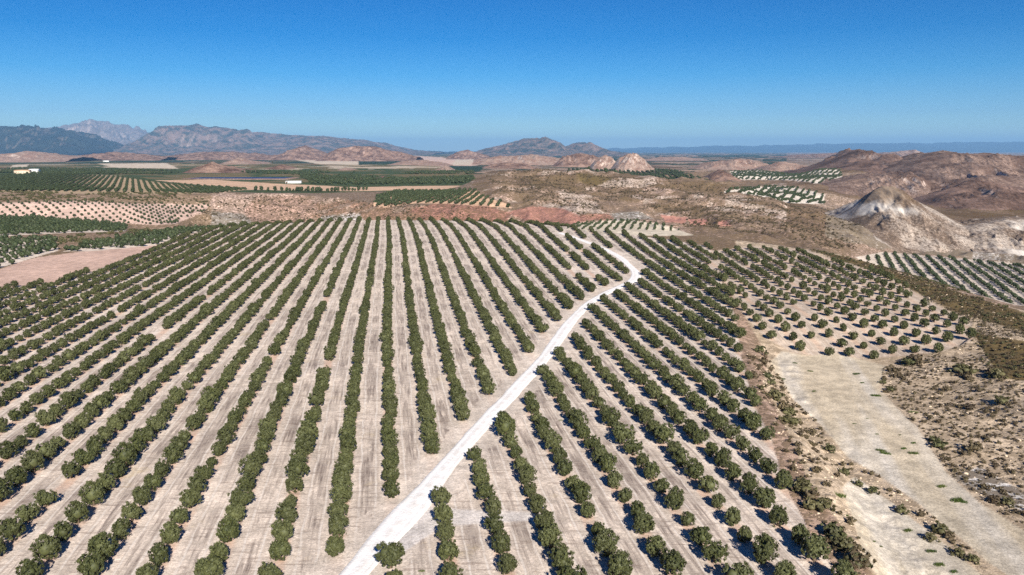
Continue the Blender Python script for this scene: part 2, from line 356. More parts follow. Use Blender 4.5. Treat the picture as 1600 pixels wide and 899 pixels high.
# ------------------------------------------------------------------ the ground sheet
PAL = dict(soil=lin(216, 199, 183), pale=lin(220, 208, 194), sand=lin(194, 180, 158), pink=lin(200, 164, 144), tan=lin(208, 172, 142),
           scrub=lin(182, 154, 130), dscrub=lin(176, 149, 131), redc=lin(188, 136, 120), pinkc=lin(206, 176, 158), white=lin(222, 214, 206),
           green=lin(66, 82, 50), dgreen=lin(46, 64, 44), cream=lin(206, 188, 166), olive=lin(128, 112, 66), brown=lin(112, 86, 70))
GROVE = [(-60, 474), (0, 452), (95, 441), (170, 412), (240, 386), (330, 357), (400, 350), (480, 344), (560, 340), (620, 342), (750, 346), (850, 349), (900, 356), (960, 364), (1050, 375), (1112, 386),
         (1128, 430), (1150, 470), (1158, 520), (1163, 570), (1180, 625), (1208, 680), (1222, 740), (1268, 830), (1335, 899), (1420, 1000), (1500, 1400), (-700, 1400), (-500, 700)]
FIELD1 = [(1203, 566), (1222, 549), (1262, 557), (1300, 551), (1345, 562), (1382, 572), (1372, 606), (1430, 665), (1478, 735), (1530, 785), (1600, 828), (1750, 920), (1600, 915), (1545, 880), (1440, 790), (1370, 740), (1325, 715), (1285, 668), (1240, 625), (1215, 590)]
FIELD2 = [(1318, 762), (1335, 745), (1395, 785), (1455, 835), (1530, 895), (1560, 930), (1390, 930), (1350, 870), (1332, 810)]
VALLEY = [(1335, 402), (1380, 394), (1480, 402), (1620, 414), (1800, 430), (1800, 560), (1600, 492), (1500, 464), (1400, 432)]
PL = dict(
    plough=[(-100, 432), (0, 421), (30, 410), (60, 402), (120, 394), (240, 382), (262, 377), (240, 388), (95, 442), (0, 450), (-100, 480)],
    sparse=[(-80, 374), (85, 373), (92, 392), (60, 401), (0, 419), (-80, 430)],
    dense=[(-80, 339), (60, 340), (140, 347), (200, 353), (195, 362), (120, 364), (60, 366), (0, 370), (-80, 372)],
    strip=[(95, 394), (130, 384), (200, 370), (290, 360), (330, 356), (300, 366), (240, 384), (150, 392)],
    dotted=[(-80, 318), (0, 317), (130, 314), (200, 318), (330, 320), (318, 332), (275, 350), (240, 352), (140, 346), (60, 339), (-80, 338)],
    dark=[(-80, 276), (0, 274), (100, 271.5), (190, 277), (260, 287), (390, 296), (340, 302), (240, 304), (120, 303), (0, 301), (-80, 301)],
    middle=[(582, 322), (590, 306), (620, 299), (700, 299), (745, 296), (752, 306), (790, 318), (800, 326), (770, 323), (700, 319), (650, 318), (600, 325)],
    knoll=[(885, 358), (905, 349), (945, 345), (990, 344), (1040, 352), (1085, 368), (1040, 369), (980, 368), (930, 364)],
)
ORCH_R = [[(1140, 268), (1230, 263), (1312, 265), (1316, 277), (1290, 289), (1240, 282), (1150, 281)], [(1130, 298), (1200, 291), (1240, 293), (1290, 304), (1288, 319), (1200, 317), (1135, 312)]]
TRACKSPILL = [(590, 845), (660, 790), (720, 796), (845, 800), (850, 812), (690, 822), (620, 870)]

def build_ground():
    # radial layout: fine where the photograph looks, coarse behind
    a1 = np.arctan(np.linspace(-0.78, 0.78, 820))
    side = np.linspace(a1[-1], math.pi, 60)[1:-1]
    ang = np.concatenate([-side[::-1] * 1.0, a1, side, [math.pi]])
    r = [3., 8, 15, 25, 35, 45]
    while r[-1] < 70000:
        q = r[-1]; k = 1.0042 if q < 240 else 1.0085 if q < 560 else 1.0052 if q < 2200 else 1.011 if q < 6000 else 1.04
        r.append(max(q * k, q + 0.28 if q > 62 else q + 1))
    r = np.array(r)
    R, A = np.meshgrid(r, ang, indexing='ij'); X = (R * np.sin(A)).ravel(); Y = (R * np.cos(A)).ravel()
    Z = terrain(X, Y)
    front = Y > 10
    px, py = project(X, np.maximum(Y, 10), Z); px = np.where(front, px, -999); py = np.where(front, py, 1300)
    LY, LZ = layers(np.clip(np.where(Y > 20, 800 + F * X / np.maximum(Y, 20) * .997, np.where(X < 0, -400, 2000)), -400, 2000))
    rdist = road_dist(X, Y)
    f1 = fbm(X / 330, Y / 520, 71, 4); f2 = fbm(X / 150, Y / 240, 73, 4)
    fw1 = fbm(X / 14, Y / 14, 61, 3); fw2 = fbm(X / 14, Y / 14, 62, 3); f3 = 0.8 * fbm(X / 55, Y / 70, 75, 4) + 0.45 * fbm(X / 13, Y / 16, 76, 3)
    strata = ridged(X / 190 + Y / 260, Y / 400 - X / 480, 21, 5) + 0.5 * fbm(X / 60, Y / 60, 77, 4); st2 = ridged(X / 30 - Y / 50, Y / 160, 79)
    fs1 = fbm(X / 14, Y / 30, 83, 3); fs2 = fbm((X - 0.25 * Y) / 5, Y / 60, 85, 4)
    def paint(jx, jy):
        wob = ss(100, 1500, Y) * 1.2 + 2.2 * (1 - ss(90, 300, Y))
        qx = px + jx * jw + wob * 1.8 * fw1; qy = py + jy * jw + wob * 0.7 * fw2
        n = len(X); C = np.tile(np.array(PAL['scrub']), (n, 1)); scrub = np.full(n, 0.55); grove = np.zeros(n); u = row_u(X, Y)
        col = px
        def setc(mask, c, s=None, g=None):
            C[mask] = PAL[c] if isinstance(c, str) else c
            if s is not None: scrub[mask] = s
            if g is not None: grove[mask] = g
        # --- far plain: fields and orchards, broken up irregularly
        far = Y > LY[4]
        setc(far & (col < 760), 'green', 0.15)
        setc(far & (col < 760) & (f1 > 0.22) & (Y > 2200), 'cream', 0.2); setc(far & (col < 760) & (f1 < -0.28) & (Y > 2200), 'brown', 0.6)
        setc(far & (col < 760) & (f2 > 0.14) & (Y > 1300), lin(126, 116, 82), 0.3); setc(far & (col < 760) & (f2 < -0.3) & (Y > 1300), lin(170, 148, 118), 0.2)
        setc(far & (col >= 740), 'dscrub', 0.6)
        vfar = Y > LY[6]
        setc(vfar & (col >= 740), 'pinkc', 0.35)
        setc(vfar & (col >= 740) & (f2 > 0.05), 'dgreen', 0.2); setc(vfar & (col >= 740) & (f2 < -0.25), 'brown', 0.5)
        setc((Y > 3600) & (f1 > -0.05), 'dgreen', 0.1)
        for poly, c in (([(240, 282), (330, 281), (450, 288), (560, 293), (640, 291), (740, 290), (742, 297), (620, 300), (480, 298), (380, 297)], 'tan'),
                        ([(430, 245), (520, 242), (620, 243), (640, 249), (560, 258), (500, 257), (460, 250)], 'cream'),
                        ([(560, 243), (625, 244), (628, 256), (560, 258)], 'dgreen'),
                        ([(152, 256), (260, 255), (280, 264), (180, 262)], 'cream'),
                        ([(640, 243), (690, 246), (760, 256), (720, 262), (650, 258)], 'pinkc'),
                        ([(715, 248), (745, 245), (735, 258), (705, 258)], 'cream'),
                        ([(700, 259), (760, 260), (750, 268), (700, 268)], 'dgreen'),
                        ([(20, 258), (45, 257), (40, 263), (15, 263)], 'cream')):
            setc(inpoly(qx, qy, poly) & (Y > 950), c, 0.05)
        # --- gully, cliffs and scrub hills
        gul = (Y > LY[0] * 0.985) & (Y <= LY[4])
        setc(gul, 'pinkc', 0.45)
        setc(gul & (col < 760) & (f3 > 0.0), lin(214, 184, 166), 0.3); setc(gul & (col < 760) & (f3 < -0.25), lin(186, 148, 128), 0.4)
        setc(gul & (Y > LY[3] * 1.0) & (col < 760), lin(176, 152, 136), 0.45)
        setc(gul & (col > 740) & (col < 1330) & (Y > LY[3]), 'dscrub', 0.6)
        setc(gul & (col > 1080) & (col < 1330), 'dscrub', 0.55)
        rdg = (col > 735) & (col < 1330) & (Y > LY[2]) & (Y < LY[5])
        setc(rdg & (f3 > 0.06), lin(200, 170, 152), 0.4); setc(rdg & (f3 < -0.2), lin(138, 116, 96), 0.5); setc(rdg & (f3 > 0.22), lin(216, 194, 178), 0.3)
        for poly, c, s in (([(640, 328), (680, 318), (760, 322), (800, 333), (790, 348), (660, 346)], 'redc', 0.35),
                           ([(790, 332), (830, 322), (880, 326), (925, 345), (880, 352), (830, 350)], 'redc', 0.22),
                           ([(905, 335), (950, 334), (960, 343), (910, 345)], 'redc', 0.3),
                           ([(1030, 335), (1075, 340), (1070, 350), (1040, 348)], 'redc', 0.15), ([(1075, 343), (1105, 342), (1108, 352), (1078, 352)], 'redc', 0.1),
                           ([(1120, 345), (1142, 344), (1142, 354), (1124, 354)], 'redc', 0.15),
                           ([(930, 308), (990, 316), (1030, 335), (985, 342), (940, 330)], 'pinkc', 0.6),
                           ([(955, 333), (1000, 330), (1020, 342), (960, 345)], 'white', 0.5),
                           ([(1135, 345), (1240, 352), (1260, 365), (1150, 360)], 'pinkc', 0.6),
                           ([(400, 308), (480, 306), (500, 330), (480, 346), (400, 352), (380, 330)], lin(206, 170, 152), 0.35),
                           ([(500, 338), (560, 334), (570, 345), (500, 345)], 'white', 0.35), 
                           ([(320, 330), (380, 335), (400, 352), (280, 358), (300, 340)], 'white', 0.6),
                           ([(1010, 292), (1060, 296), (1040, 306), (1000, 302)], 'pinkc', 0.3),
                           ([(900, 270), (960, 278), (930, 292), (905, 285)], 'olive', 0.6),
                           ):
            setc(inpoly(qx, qy, poly) & (Y > LY[0] * 1.02) & (Y < 1600), c, s)
        # --- right-hand hills
        rh = (col > 1230) & (Y > LY[2])
        setc(rh, lin(150, 124, 108), 0.5)
        setc(rh & (strata < 0.25) & (Y > LY[4]), lin(196, 170, 152), 0.35)
        setc(rh & (strata > 0.6) & (Y > LY[4]), lin(108, 84, 70), 0.6)
        setc((col > 1290) & (Y > LY[2] * 1.0) & (Y < LY[3] * 1.02), lin(204, 190, 176), 0.72)
        setc((col > 1520) & (Y > LY[2]) & (Y < LY[4]) & (st2 < 0.3), lin(206, 196, 186), 0.35)
        # --- left-hand plots
        left = (col < 330) & (Y > LY[0] * 0.9) & (Y < LY[3])
        setc(left & (Y < LY[3] * 0.99), lin(190, 160, 138), 0.45)
        setc(left & (Y > LY[2] * 0.99), lin(206, 176, 152), 0.55)
        # --- foreground
        near = Y < LY[0] * 1.03
        setc(near & ~(left), 'scrub', 0.6)
        setc(near & (col > 1150), lin(200, 178, 152), 0.2)
        setc(near & inpoly(qx, qy, [(1255, 386), (1420, 425), (1700, 525), (1700, 545), (1500, 490), (1400, 440), (1290, 398)]), 'olive', 0.75)
        setc(near & inpoly(qx, qy, [(1520, 520), (1640, 540), (1640, 600), (1560, 590)]), 'olive', 0.7)
        ing = inpoly(qx, qy, GROVE) & near | (~front) | ((Y < 40) & (X < 30))
        setc(ing & ~inpoly(qx, qy, PL['plough']), 'soil', 0.0, 1.0)
        for k, c, s in (('plough', lin(202, 170, 152), 0), ('sparse', 'soil', 0.05), ('dense', 'soil', 0), ('strip', 'soil', 0), ('dotted', lin(200, 171, 155), 0.0),
                        ('dark', lin(176, 152, 122), 0), ('middle', 'tan', 0), ('knoll', lin(208, 194, 172), 0.05)):
            setc(inpoly(qx, qy, PL[k]) & (Y > 200) & (Y < 1900), c, s)
        hp = inpoly(qx, qy, HILLPLOT) & near; setc(hp, lin(204, 184, 164), 0.06, 0.6); u = np.where(hp, hill_u(X, Y), u)
        setc(near & inpoly(qx, qy, [(1130, 440), (1150, 470), (1200, 560), (1192, 600), (1215, 640), (1240, 690), (1268, 760), (1340, 860), (1380, 930), (1330, 930), (1262, 830), (1222, 745), (1206, 682), (1178, 628), (1160, 570), (1150, 500)]), lin(180, 152, 132), 0.25, 0)
        for fpoly in (FIELD1, FIELD2): fm = inpoly(qx, qy, fpoly) & near; setc(fm, 'sand', 0.03, 0); fl = 0.5 + 0.9 * fs1[fm][:, None]; C[fm] = C[fm] * (1 - 0.25 * np.clip(fl, 0, 1)) + 0.25 * np.clip(fl, 0, 1) * np.array(lin(206, 182, 146)); fl = np.clip(fs2[fm][:, None] * 1.6, 0, 1); C[fm] = C[fm] * (1 - 0.6 * fl) + 0.6 * fl * np.array(lin(214, 206, 196))
        for op in ORCH_R: setc(inpoly(qx, qy, op) & (Y > 950), lin(212, 200, 186), 0.05)
        setc(inpoly(qx, qy, VALLEY) & (Y > LY[0] * 1.1), lin(208, 192, 176), 0.1)
        setc(inpoly(qx, qy, [(1490, 745), (1530, 730), (1600, 770), (1600, 800), (1530, 770)]) & near, 'white', 0.5)
        # chalk spilt beside the track and the worn headland along the grove edge
        w = np.clip(1 - (rdist - 2.0) / 3.5 + 0.6 * fbm(X / 3, Y / 3, 65, 3), 0, 1) * (rdist < 7)
        grove *= 1 - 0.75 * (w > 0.15)
        C[:] = C * (1 - 0.35 * w[:, None]) + np.array(PAL['pale']) * 0.35 * w[:, None]
        setc(inpoly(qx, qy, TRACKSPILL) & near, lin(216, 206, 198), 0, 0.25)
        return C, scrub, grove, u, hp
    jw = 0.5 + 1.6 * (1 - ss(90, 400, Y))
    C = 0; scrub = 0; grove = 0; hpc = 0
    for jx, jy in ((-.6, -.25), (.3, .6), (.6, -.5), (-.3, .2)):
        c_, s_, g_, u_, h_ = paint(jx, jy); C = C + c_ / 4; scrub = scrub + s_ / 4; grove = grove + g_ / 4; hpc = hpc + h_ / 4.0
    u = np.where(hpc > 0.5, hill_u(X, Y), row_u(X, Y))
    C = np.clip(C * (1 + 0.05 * fbm(X / 25, Y / 25, 81, 3))[:, None], 0, 1)
    me = np_mesh('ground', np.stack([X, Y, Z], 1), grid_faces(len(r), len(ang), True), smooth=True)
    cattr(me, 'base', C); fattr(me, 'scrub', scrub); fattr(me, 'grove', grove); fattr(me, 'rowu', u)
    o = mesh_obj('ground', me, [M_GROUND]); tag(o, 'pale soil of the olive hill, gullies, scrub slopes and far plain', 'ground', kind='structure')
build_ground()

# ------------------------------------------------------------------ the white track
def build_track():
    g = NB('white_chalk_track'); p = g.pos(); ac = g.attr('across'); n1 = g.noise(p, 0.5, 6, 0.65); n2 = g.noise(p, 3.0, 4, 0.65)
    al = g.attr('along'); st = g.noise(g.xyz(g.math('MULTIPLY', ac, 6.0), g.math('MULTIPLY', al, 0.06)), 1.0, 4, 0.6)
    col = g.mix(g.rng(n1, 0.3, 0.7), lin(244, 240, 236), lin(230, 224, 218))
    col = g.mix(g.math('MULTIPLY', g.rng(st, 0.5, 0.75), 0.4), col, lin(214, 204, 196))
    mid = g.rng(g.math('ABSOLUTE', ac), 0.22, 0.04); col = g.mix(g.math('MULTIPLY', g.math('MULTIPLY', mid, g.rng(n1, 0.4, 0.62)), 0.35), col, lin(204, 192, 182))
    col = g.mix(g.math('MULTIPLY', g.rng(n2, 0.55, 0.75), 0.2), col, lin(168, 152, 142))
    rut = g.rng(g.math('ABSOLUTE', g.math('SUBTRACT', g.math('ABSOLUTE', ac), 0.42)), 0.14, 0.03); col = g.mix(g.math('MULTIPLY', g.math('MULTIPLY', rut, g.rng(st, 0.3, 0.6)), 0.4), col, lin(250, 248, 246))
    edge = g.rng(g.math('ADD', g.math('ABSOLUTE', ac), g.math('MULTIPLY', g.math('SUBTRACT', n2, 0.5), 0.7)), 0.72, 0.95); col = g.mix(g.math('MULTIPLY', edge, 0.5), col, lin(214, 200, 188))
    g.put(g.b.inputs['Base Color'], col); g.bump(g.math('ADD', n1, n2), 0.5, 0.15)
    P = resample(ROAD, 0.8); T = np.gradient(P, axis=0); T /= np.linalg.norm(T, axis=1)[:, None]; N = np.stack([T[:, 1], -T[:, 0]], 1)
    acr = np.array([-1, -.86, -.6, -.42, -.25, 0, .25, .42, .6, .86, 1.]); prof = np.array([-.25, .05, .07, .035, .07, .09, .07, .035, .07, .05, -.25])
    s = np.arange(len(P)) * 0.8
    hwl = 1.75 + 0.35 * fbm(s / 9, s * 0, 5, 3) + 0.5 * np.exp(-((P[:, 1] - 97) / 12) ** 2); hwr = 1.75 + 0.4 * fbm(s / 8, s * 0 + 5, 6, 3) + 1.1 * np.exp(-((P[:, 1] - 101) / 8) ** 2) + 0.8 * np.exp(-((P[:, 1] - 300) / 14) ** 2)
    X = P[:, :1] + N[:, :1] * np.where(acr < 0, acr * hwl[:, None], acr * hwr[:, None]); Y = P[:, 1:] + N[:, 1:] * np.where(acr < 0, acr * hwl[:, None], acr * hwr[:, None])
    Z = terrain(X, Y) + prof + 0.03
    me = np_mesh('dirt_track', np.stack([X, Y, Z], -1).reshape(-1, 3), grid_faces(len(P), len(acr)), smooth=True)
    fattr(me, 'across', np.tile(acr, len(P))); fattr(me, 'along', np.repeat(s, len(acr)))
    o = mesh_obj('dirt_track', me, [g.m]); tag(o, 'white chalk track winding uphill through the olive rows', 'track', kind='structure')
build_track()

# ------------------------------------------------------------------ ridges, hills and mountains
def ridge(name, label, prof, Y, mat, front, back, seed, rough=0.25, cell=None, base=None, pw=1.5, nx=None, jag=1.6, m=90):
    prof = np.array(prof, float); px = prof[:, 0]; n = nx or int(np.clip((px[-1] - px[0]) * 1.1, 50, 520))
    t = np.linspace(px[0], px[-1], n); top = np.interp(t, px, prof[:, 1])
    k = np.hanning(7); k /= k.sum(); top = np.convolve(np.pad(top, 3, mode='edge'), k, 'valid'); top = top + jag * fbm(t / 14, t * 0, seed + 50, 5, 0.6)
    s = np.linspace(-1, 1, m); s = np.sign(s) * np.abs(s) ** 1.25
    D = np.where(s < 0, s * front, s * back)
    u, dy, _ = ray(t, top); Xc = u / dy * Y; zt = z_at(t, top, Y)
    width = Xc[-1] - Xc[0]; cell = cell or width / 9
    X = np.repeat(Xc[:, None], m, 1) * (1 + 0 * D[None]); Yg = Y + np.repeat(D[None], n, 0)
    X = X * (Yg / Y) ** 0.35                                   # feet fan out a little
    Yg = Yg + 0.28 * front * fbm(X / cell / 2.2, X * 0 + seed, seed, 3) * (1 - np.abs(s)[None])
    b = terrain(X, Yg) - 2.0 if base is None else np.full_like(X, base)
    end = np.minimum(1, np.minimum(t - t[0], t[-1] - t) / (0.05 * (t[-1] - t[0])) + 0.15)
    hgt = np.maximum(zt[:, None] - b, 0.5)
    sh = (1 - np.abs(s) ** 1.0) ** pw
    wx = X + 0.35 * cell * fbm(X / cell, Yg / cell, seed + 21, 3); rid = ridged(wx / cell + 0.2 * Yg / cell, Yg / (cell * 2.4), seed, 6) * 0.62 + 0.38 * ridged(wx / cell * 3.3, Yg / cell * 1.3, seed + 9, 4)
    Z = b + hgt * (sh[None] + rough * rid * (sh * (1 - sh) * 4)[None] * 0.55 + rough * 0.10 * fbm(X / cell * 3, Yg / cell, seed + 3, 4) * sh[None]) - 3 * (np.abs(s)[None] > 0.985) * hgt * 0.03
    me = np_mesh(name, np.stack([X, Yg, Z], -1).reshape(-1, 3), grid_faces(n, m), smooth=True)
    me.flip_normals()
    o = mesh_obj(name, me, [mat]); tag(o, label, 'hill' if 'hill' in name else 'mountain', kind='structure'); return o
ridge('mountain', 'dark wooded blue mountain at the edge of the plain', [(-260, 226), (-150, 212), (-60, 203), (0, 202), (30, 200), (55, 198.5), (85, 201), (110, 206), (135, 214), (160, 224), (182, 236)], 15000, M_MTN_DARK, 3200, 4000, 101, 1.1, base=-25)
ridge('mountain', 'pale rounded limestone mountain behind the dark wooded one', [(60, 212), (85, 202), (110, 195), (135, 190.5), (155, 190), (175, 194), (195, 196), (215, 207), (240, 217), (265, 228), (290, 237)], 25000, M_MTN_PALE, 5000, 6000, 102, 1.0, base=-25)
ridge('mountain', 'long rocky mountain range with a blunt summit tapering along the plain', [(205, 236), (225, 232), (250, 219), (275, 206), (295, 198), (318, 195), (335, 199), (360, 202), (395, 206), (430, 209), (470, 211), (495, 213), (505, 210), (520, 212), (545, 218), (565, 219), (600, 224), (620, 230), (650, 235), (690, 238)], 18000, M_MTN, 4200, 5000, 103, 1.3, base=-25, nx=460, cell=1500)
ridge('mountain', 'twin peaked lone mountain with bare pale flanks', [(735, 239), (760, 231), (790, 224), (815, 219), (848, 216), (865, 219), (880, 229), (885, 228), (895, 224), (907, 222), (925, 227), (945, 234), (975, 239)], 13500, M_MTN, 2600, 3500, 104, 1.2, base=-25, cell=700)
ridge('mountain', 'long level blue plateau closing the far horizon', [(900, 238), (940, 234), (960, 231), (1050, 230), (1100, 229), (1200, 227), (1290, 224.5), (1450, 223.5), (1540, 222), (1700, 222), (1900, 224), (2100, 226)], 44000, M_MTN_DARK, 9000, 6000, 105, 0.8, base=-25, cell=2500)
ridge('mountain', 'faint low blue hills between the two mountain masses', [(620, 238), (660, 236), (700, 237), (760, 238)], 22000, M_MTN_DARK, 3000, 3000, 106, 0.3, base=-25)
def cap_material():
    g = NB('white_marl_cliff'); p = g.pos(); sx = g.n('SeparateXYZ'); g.put(sx.inputs[0], p); p = g.xyz(g.math('ADD', sx.outputs[0], g.math('MULTIPLY', sx.outputs[1], 0.3)), g.math('MULTIPLY', sx.outputs[1], 0.4), g.math('MULTIPLY', sx.outputs[2], 0.5))
    n1 = g.noise(p, 0.03, 6, 0.65); n2 = g.noise(p, 0.35, 5, 0.7); n3 = g.noise(p, 0.9, 5, 0.75)
    st = g.noise(g.xyz(g.math('MULTIPLY', sx.outputs[0], 0.05), g.math('MULTIPLY', sx.outputs[1], 0.05), g.math('MULTIPLY', sx.outputs[2], 0.5)), 1.0, 4, 0.6)
    col = g.mix(g.rng(n1, 0.36, 0.6), lin(186, 172, 158), lin(150, 130, 114)); col = g.mix(g.math('MULTIPLY', g.rng(st, 0.5, 0.62), 0.5), col, lin(160, 144, 130))
    bare = g.rng(g.noise(p, 0.016, 4, 0.6), 0.52, 0.60); col = g.mix(g.math('MULTIPLY', bare, 0.8), col, lin(208, 200, 190))
    hz_ = g.math('ADD', sx.outputs[2], g.math('MULTIPLY', g.math('SUBTRACT', n1, 0.5), 26.0)); cap = g.rng(hz_, -6.0, 1.0); col = g.mix(g.math('MULTIPLY', cap, 0.85), col, lin(126, 104, 82))
    spot = g.rng(g.math('ADD', n3, g.math('MULTIPLY', g.math('SUBTRACT', n1, 0.5), -0.5)), 0.55, 0.46); col = g.mix(g.math('MULTIPLY', g.math('MULTIPLY', spot, g.math('SUBTRACT', 1.0, g.math('MULTIPLY', bare, 0.9))), 0.8), col, lin(84, 70, 58))
    col = g.mix(1.0, col, g.xyz(*[g.rng(n2, 0.25, 0.75, 0.82, 1.15)] * 3), 'MULTIPLY')
    g.put(g.b.inputs['Base Color'], col); g.bump(n2, 0.6, 1.0); return g.m
M_MARL = cap_material()
M_MAUVE = soil_material('mauve_brown_hillside', lin(160, 136, 122), lin(100, 80, 70), lin(200, 178, 164), 0.02, scrub=lin(82, 64, 54), scrub_amt=0.45, dist=4, stretch=0.4)
M_MAUVE_DARK = soil_material('dark_mauve_hillside', lin(92, 72, 62), lin(130, 106, 94), lin(184, 160, 146), 0.02, scrub=lin(72, 56, 48), scrub_amt=0.5, dist=4, stretch=0.4)
ridge('hill', 'dark brown summit with a small knob above the striped olives', [(1190, 292), (1230, 281), (1265, 268), (1300, 252), (1335, 236), (1348, 234.5), (1362, 238), (1390, 248), (1425, 262), (1460, 280)], 2100, M_MAUVE_DARK, 420, 450, 301, 1.1, cell=120, pw=1.15, jag=0.5)
ridge('hill', 'broad mauve hill with long gullies under the blue plateau', [(1330, 292), (1370, 268), (1410, 252), (1445, 241), (1465, 236.5), (1482, 239), (1515, 241), (1545, 240), (1575, 245), (1610, 247), (1680, 250), (1780, 262), (1850, 280)], 1750, M_MAUVE, 480, 450, 302, 1.25, cell=120, pw=1.1, jag=0.6)
ridge('hill', 'long pale spur running down from the broad mauve hill', [(1235, 306), (1275, 294), (1320, 283), (1365, 274), (1410, 272), (1440, 284), (1470, 300), (1490, 316)], 1400, M_MAUVE, 190, 220, 303, 1.3, cell=70, pw=1.2, jag=0.6)
ridge('hill', 'low pinkish shoulder below the broad mauve hill', [(1420, 322), (1450, 309), (1490, 294), (1530, 284), (1560, 287), (1600, 294), (1680, 300), (1780, 316)], 1180, M_MAUVE_DARK, 170, 200, 304, 1.3, cell=70, pw=1.2, jag=0.6)
ridge('hill', 'white marl hill with a brown cap above the valley olives', [(1270, 376), (1300, 357), (1325, 338), (1348, 318), (1368, 300), (1380, 293), (1395, 291), (1408, 296), (1428, 310), (1455, 325), (1480, 340), (1502, 352), (1530, 372)], 800, M_MARL, 140, 150, 305, 0.42, cell=30, pw=1.0, jag=0.7)
ridge('hill', 'banded white and grey badland slope beside the valley olives', [(1478, 366), (1500, 356), (1525, 349), (1560, 346), (1600, 342), (1650, 340), (1720, 344), (1800, 360)], 740, M_MARL, 110, 120, 306, 0.7, cell=22, pw=1.0, jag=0.8)
HILLS = [
    ('brown cone hill with olive stripes on its flank', [(285, 277), (310, 262), (333, 253), (352, 259), (375, 264), (410, 273)], 1950, M_BROWN, 130),
    ('low dark brown mound rising from the green plain', [(558, 290), (575, 281), (597, 275.5), (615, 280), (632, 288)], 1450, M_BROWN, 80),
    ('pale eroded cone standing in the green plain', [(662, 275), (680, 266), (697, 258), (708, 264), (722, 274)], 2100, M_PALE, 90),
    ('pinkish badland mounds on the plain', [(505, 275), (525, 266), (541, 262), (560, 266), (585, 273)], 2200, M_PALE, 90),
    ('brown hillock beside the cone with stripes', [(395, 272), (420, 262), (440, 258), (470, 266), (490, 274)], 2300, M_BROWN, 110),
    ('dark conical hill below the long range', [(425, 245), (450, 235), (476, 227.5), (500, 236), (520, 244)], 6200, M_BROWN, 420),
    ('broad dark ridge with a pale field at its foot', [(505, 244), (530, 231), (560, 229), (590, 231), (630, 238), (655, 245)], 5600, M_BROWN, 400),
    ('low pale hills under the dark wooded mountain', [(-40, 246), (20, 240), (45, 235), (60, 238), (90, 242), (130, 246)], 5200, M_PALE, 350),
    ('low brown hills under the pale mountain', [(110, 246), (150, 240), (190, 238), (230, 241), (270, 246)], 6000, M_BROWN, 400),
    ('low dark hills at the foot of the long range', [(260, 244), (310, 238), (350, 237), (400, 240), (440, 245)], 6500, M_BROWN, 420),
    ('small pale hillocks among far olive plots', [(352, 255), (375, 246), (395, 251), (420, 256)], 3600, M_PALE, 170),
    ('small purple hill beside the twin peaked mountain', [(700, 245), (715, 238), (730, 234), (745, 238), (765, 244)], 7000, M_BROWN, 350),
    ('low brown ridge below the twin peaked mountain', [(740, 250), (780, 244), (830, 242), (860, 245), (890, 250)], 3800, M_PALE, 220),
    ('brown topped hill before the pale domes', [(860, 262), (880, 246), (908, 239), (930, 245), (950, 255)], 3200, M_BROWN, 180),
    ('pale dome hill with a brown cap', [(918, 266), (930, 249), (945, 242), (957, 247), (966, 258)], 2500, M_PALE, 130),
    ('steep pale dome hill cut by gullies', [(952, 268), (968, 246), (983, 239.5), (996, 242), (1010, 254), (1025, 268)], 2350, M_PALE, 130),
    ('broad pink brown hill beyond the orchards', [(1080, 264), (1110, 254), (1150, 248), (1180, 252), (1215, 263)], 3000, M_PALE, 200),
    ('small brown knoll among striped orchards', [(1085, 296), (1105, 275), (1123, 264), (1145, 276), (1175, 296)], 1750, M_BROWN, 120),
    ('low pinkish hill behind striped orchards', [(1170, 272), (1200, 258), (1225, 252), (1255, 258), (1290, 268)], 2600, M_PALE, 160),
    ('dark bluish far hills before the plateau', [(1180, 250), (1230, 243), (1270, 241), (1310, 239), (1350, 246)], 8500, M_BROWN, 500),
    ('far mottled hills showing between the brown summits', [(1350, 246), (1390, 238), (1420, 235), (1445, 240), (1480, 248)], 7500, M_PALE, 450),
    ('low far hills under the blue plateau', [(1000, 250), (1030, 246), (1060, 245.5), (1100, 248)], 6000, M_PALE, 300),
    ('low brown swell on the far green plain', [(590, 262), (630, 252), (660, 250), (690, 254), (720, 262)], 3300, M_PALE, 200),
    ('bare pinkish swell above the tan fields', [(740, 268), (765, 258), (790, 254), (820, 256), (850, 266)], 2700, M_BROWN, 160),
]
for i, (lab, prof, Yd, mat, fr) in enumerate(HILLS):
    ridge('hill', lab, prof, Yd, mat, fr * 1.0, fr * 1.3, 200 + 7 * i, 1.0, cell=fr * 0.42, pw=1.0, jag=1.0)

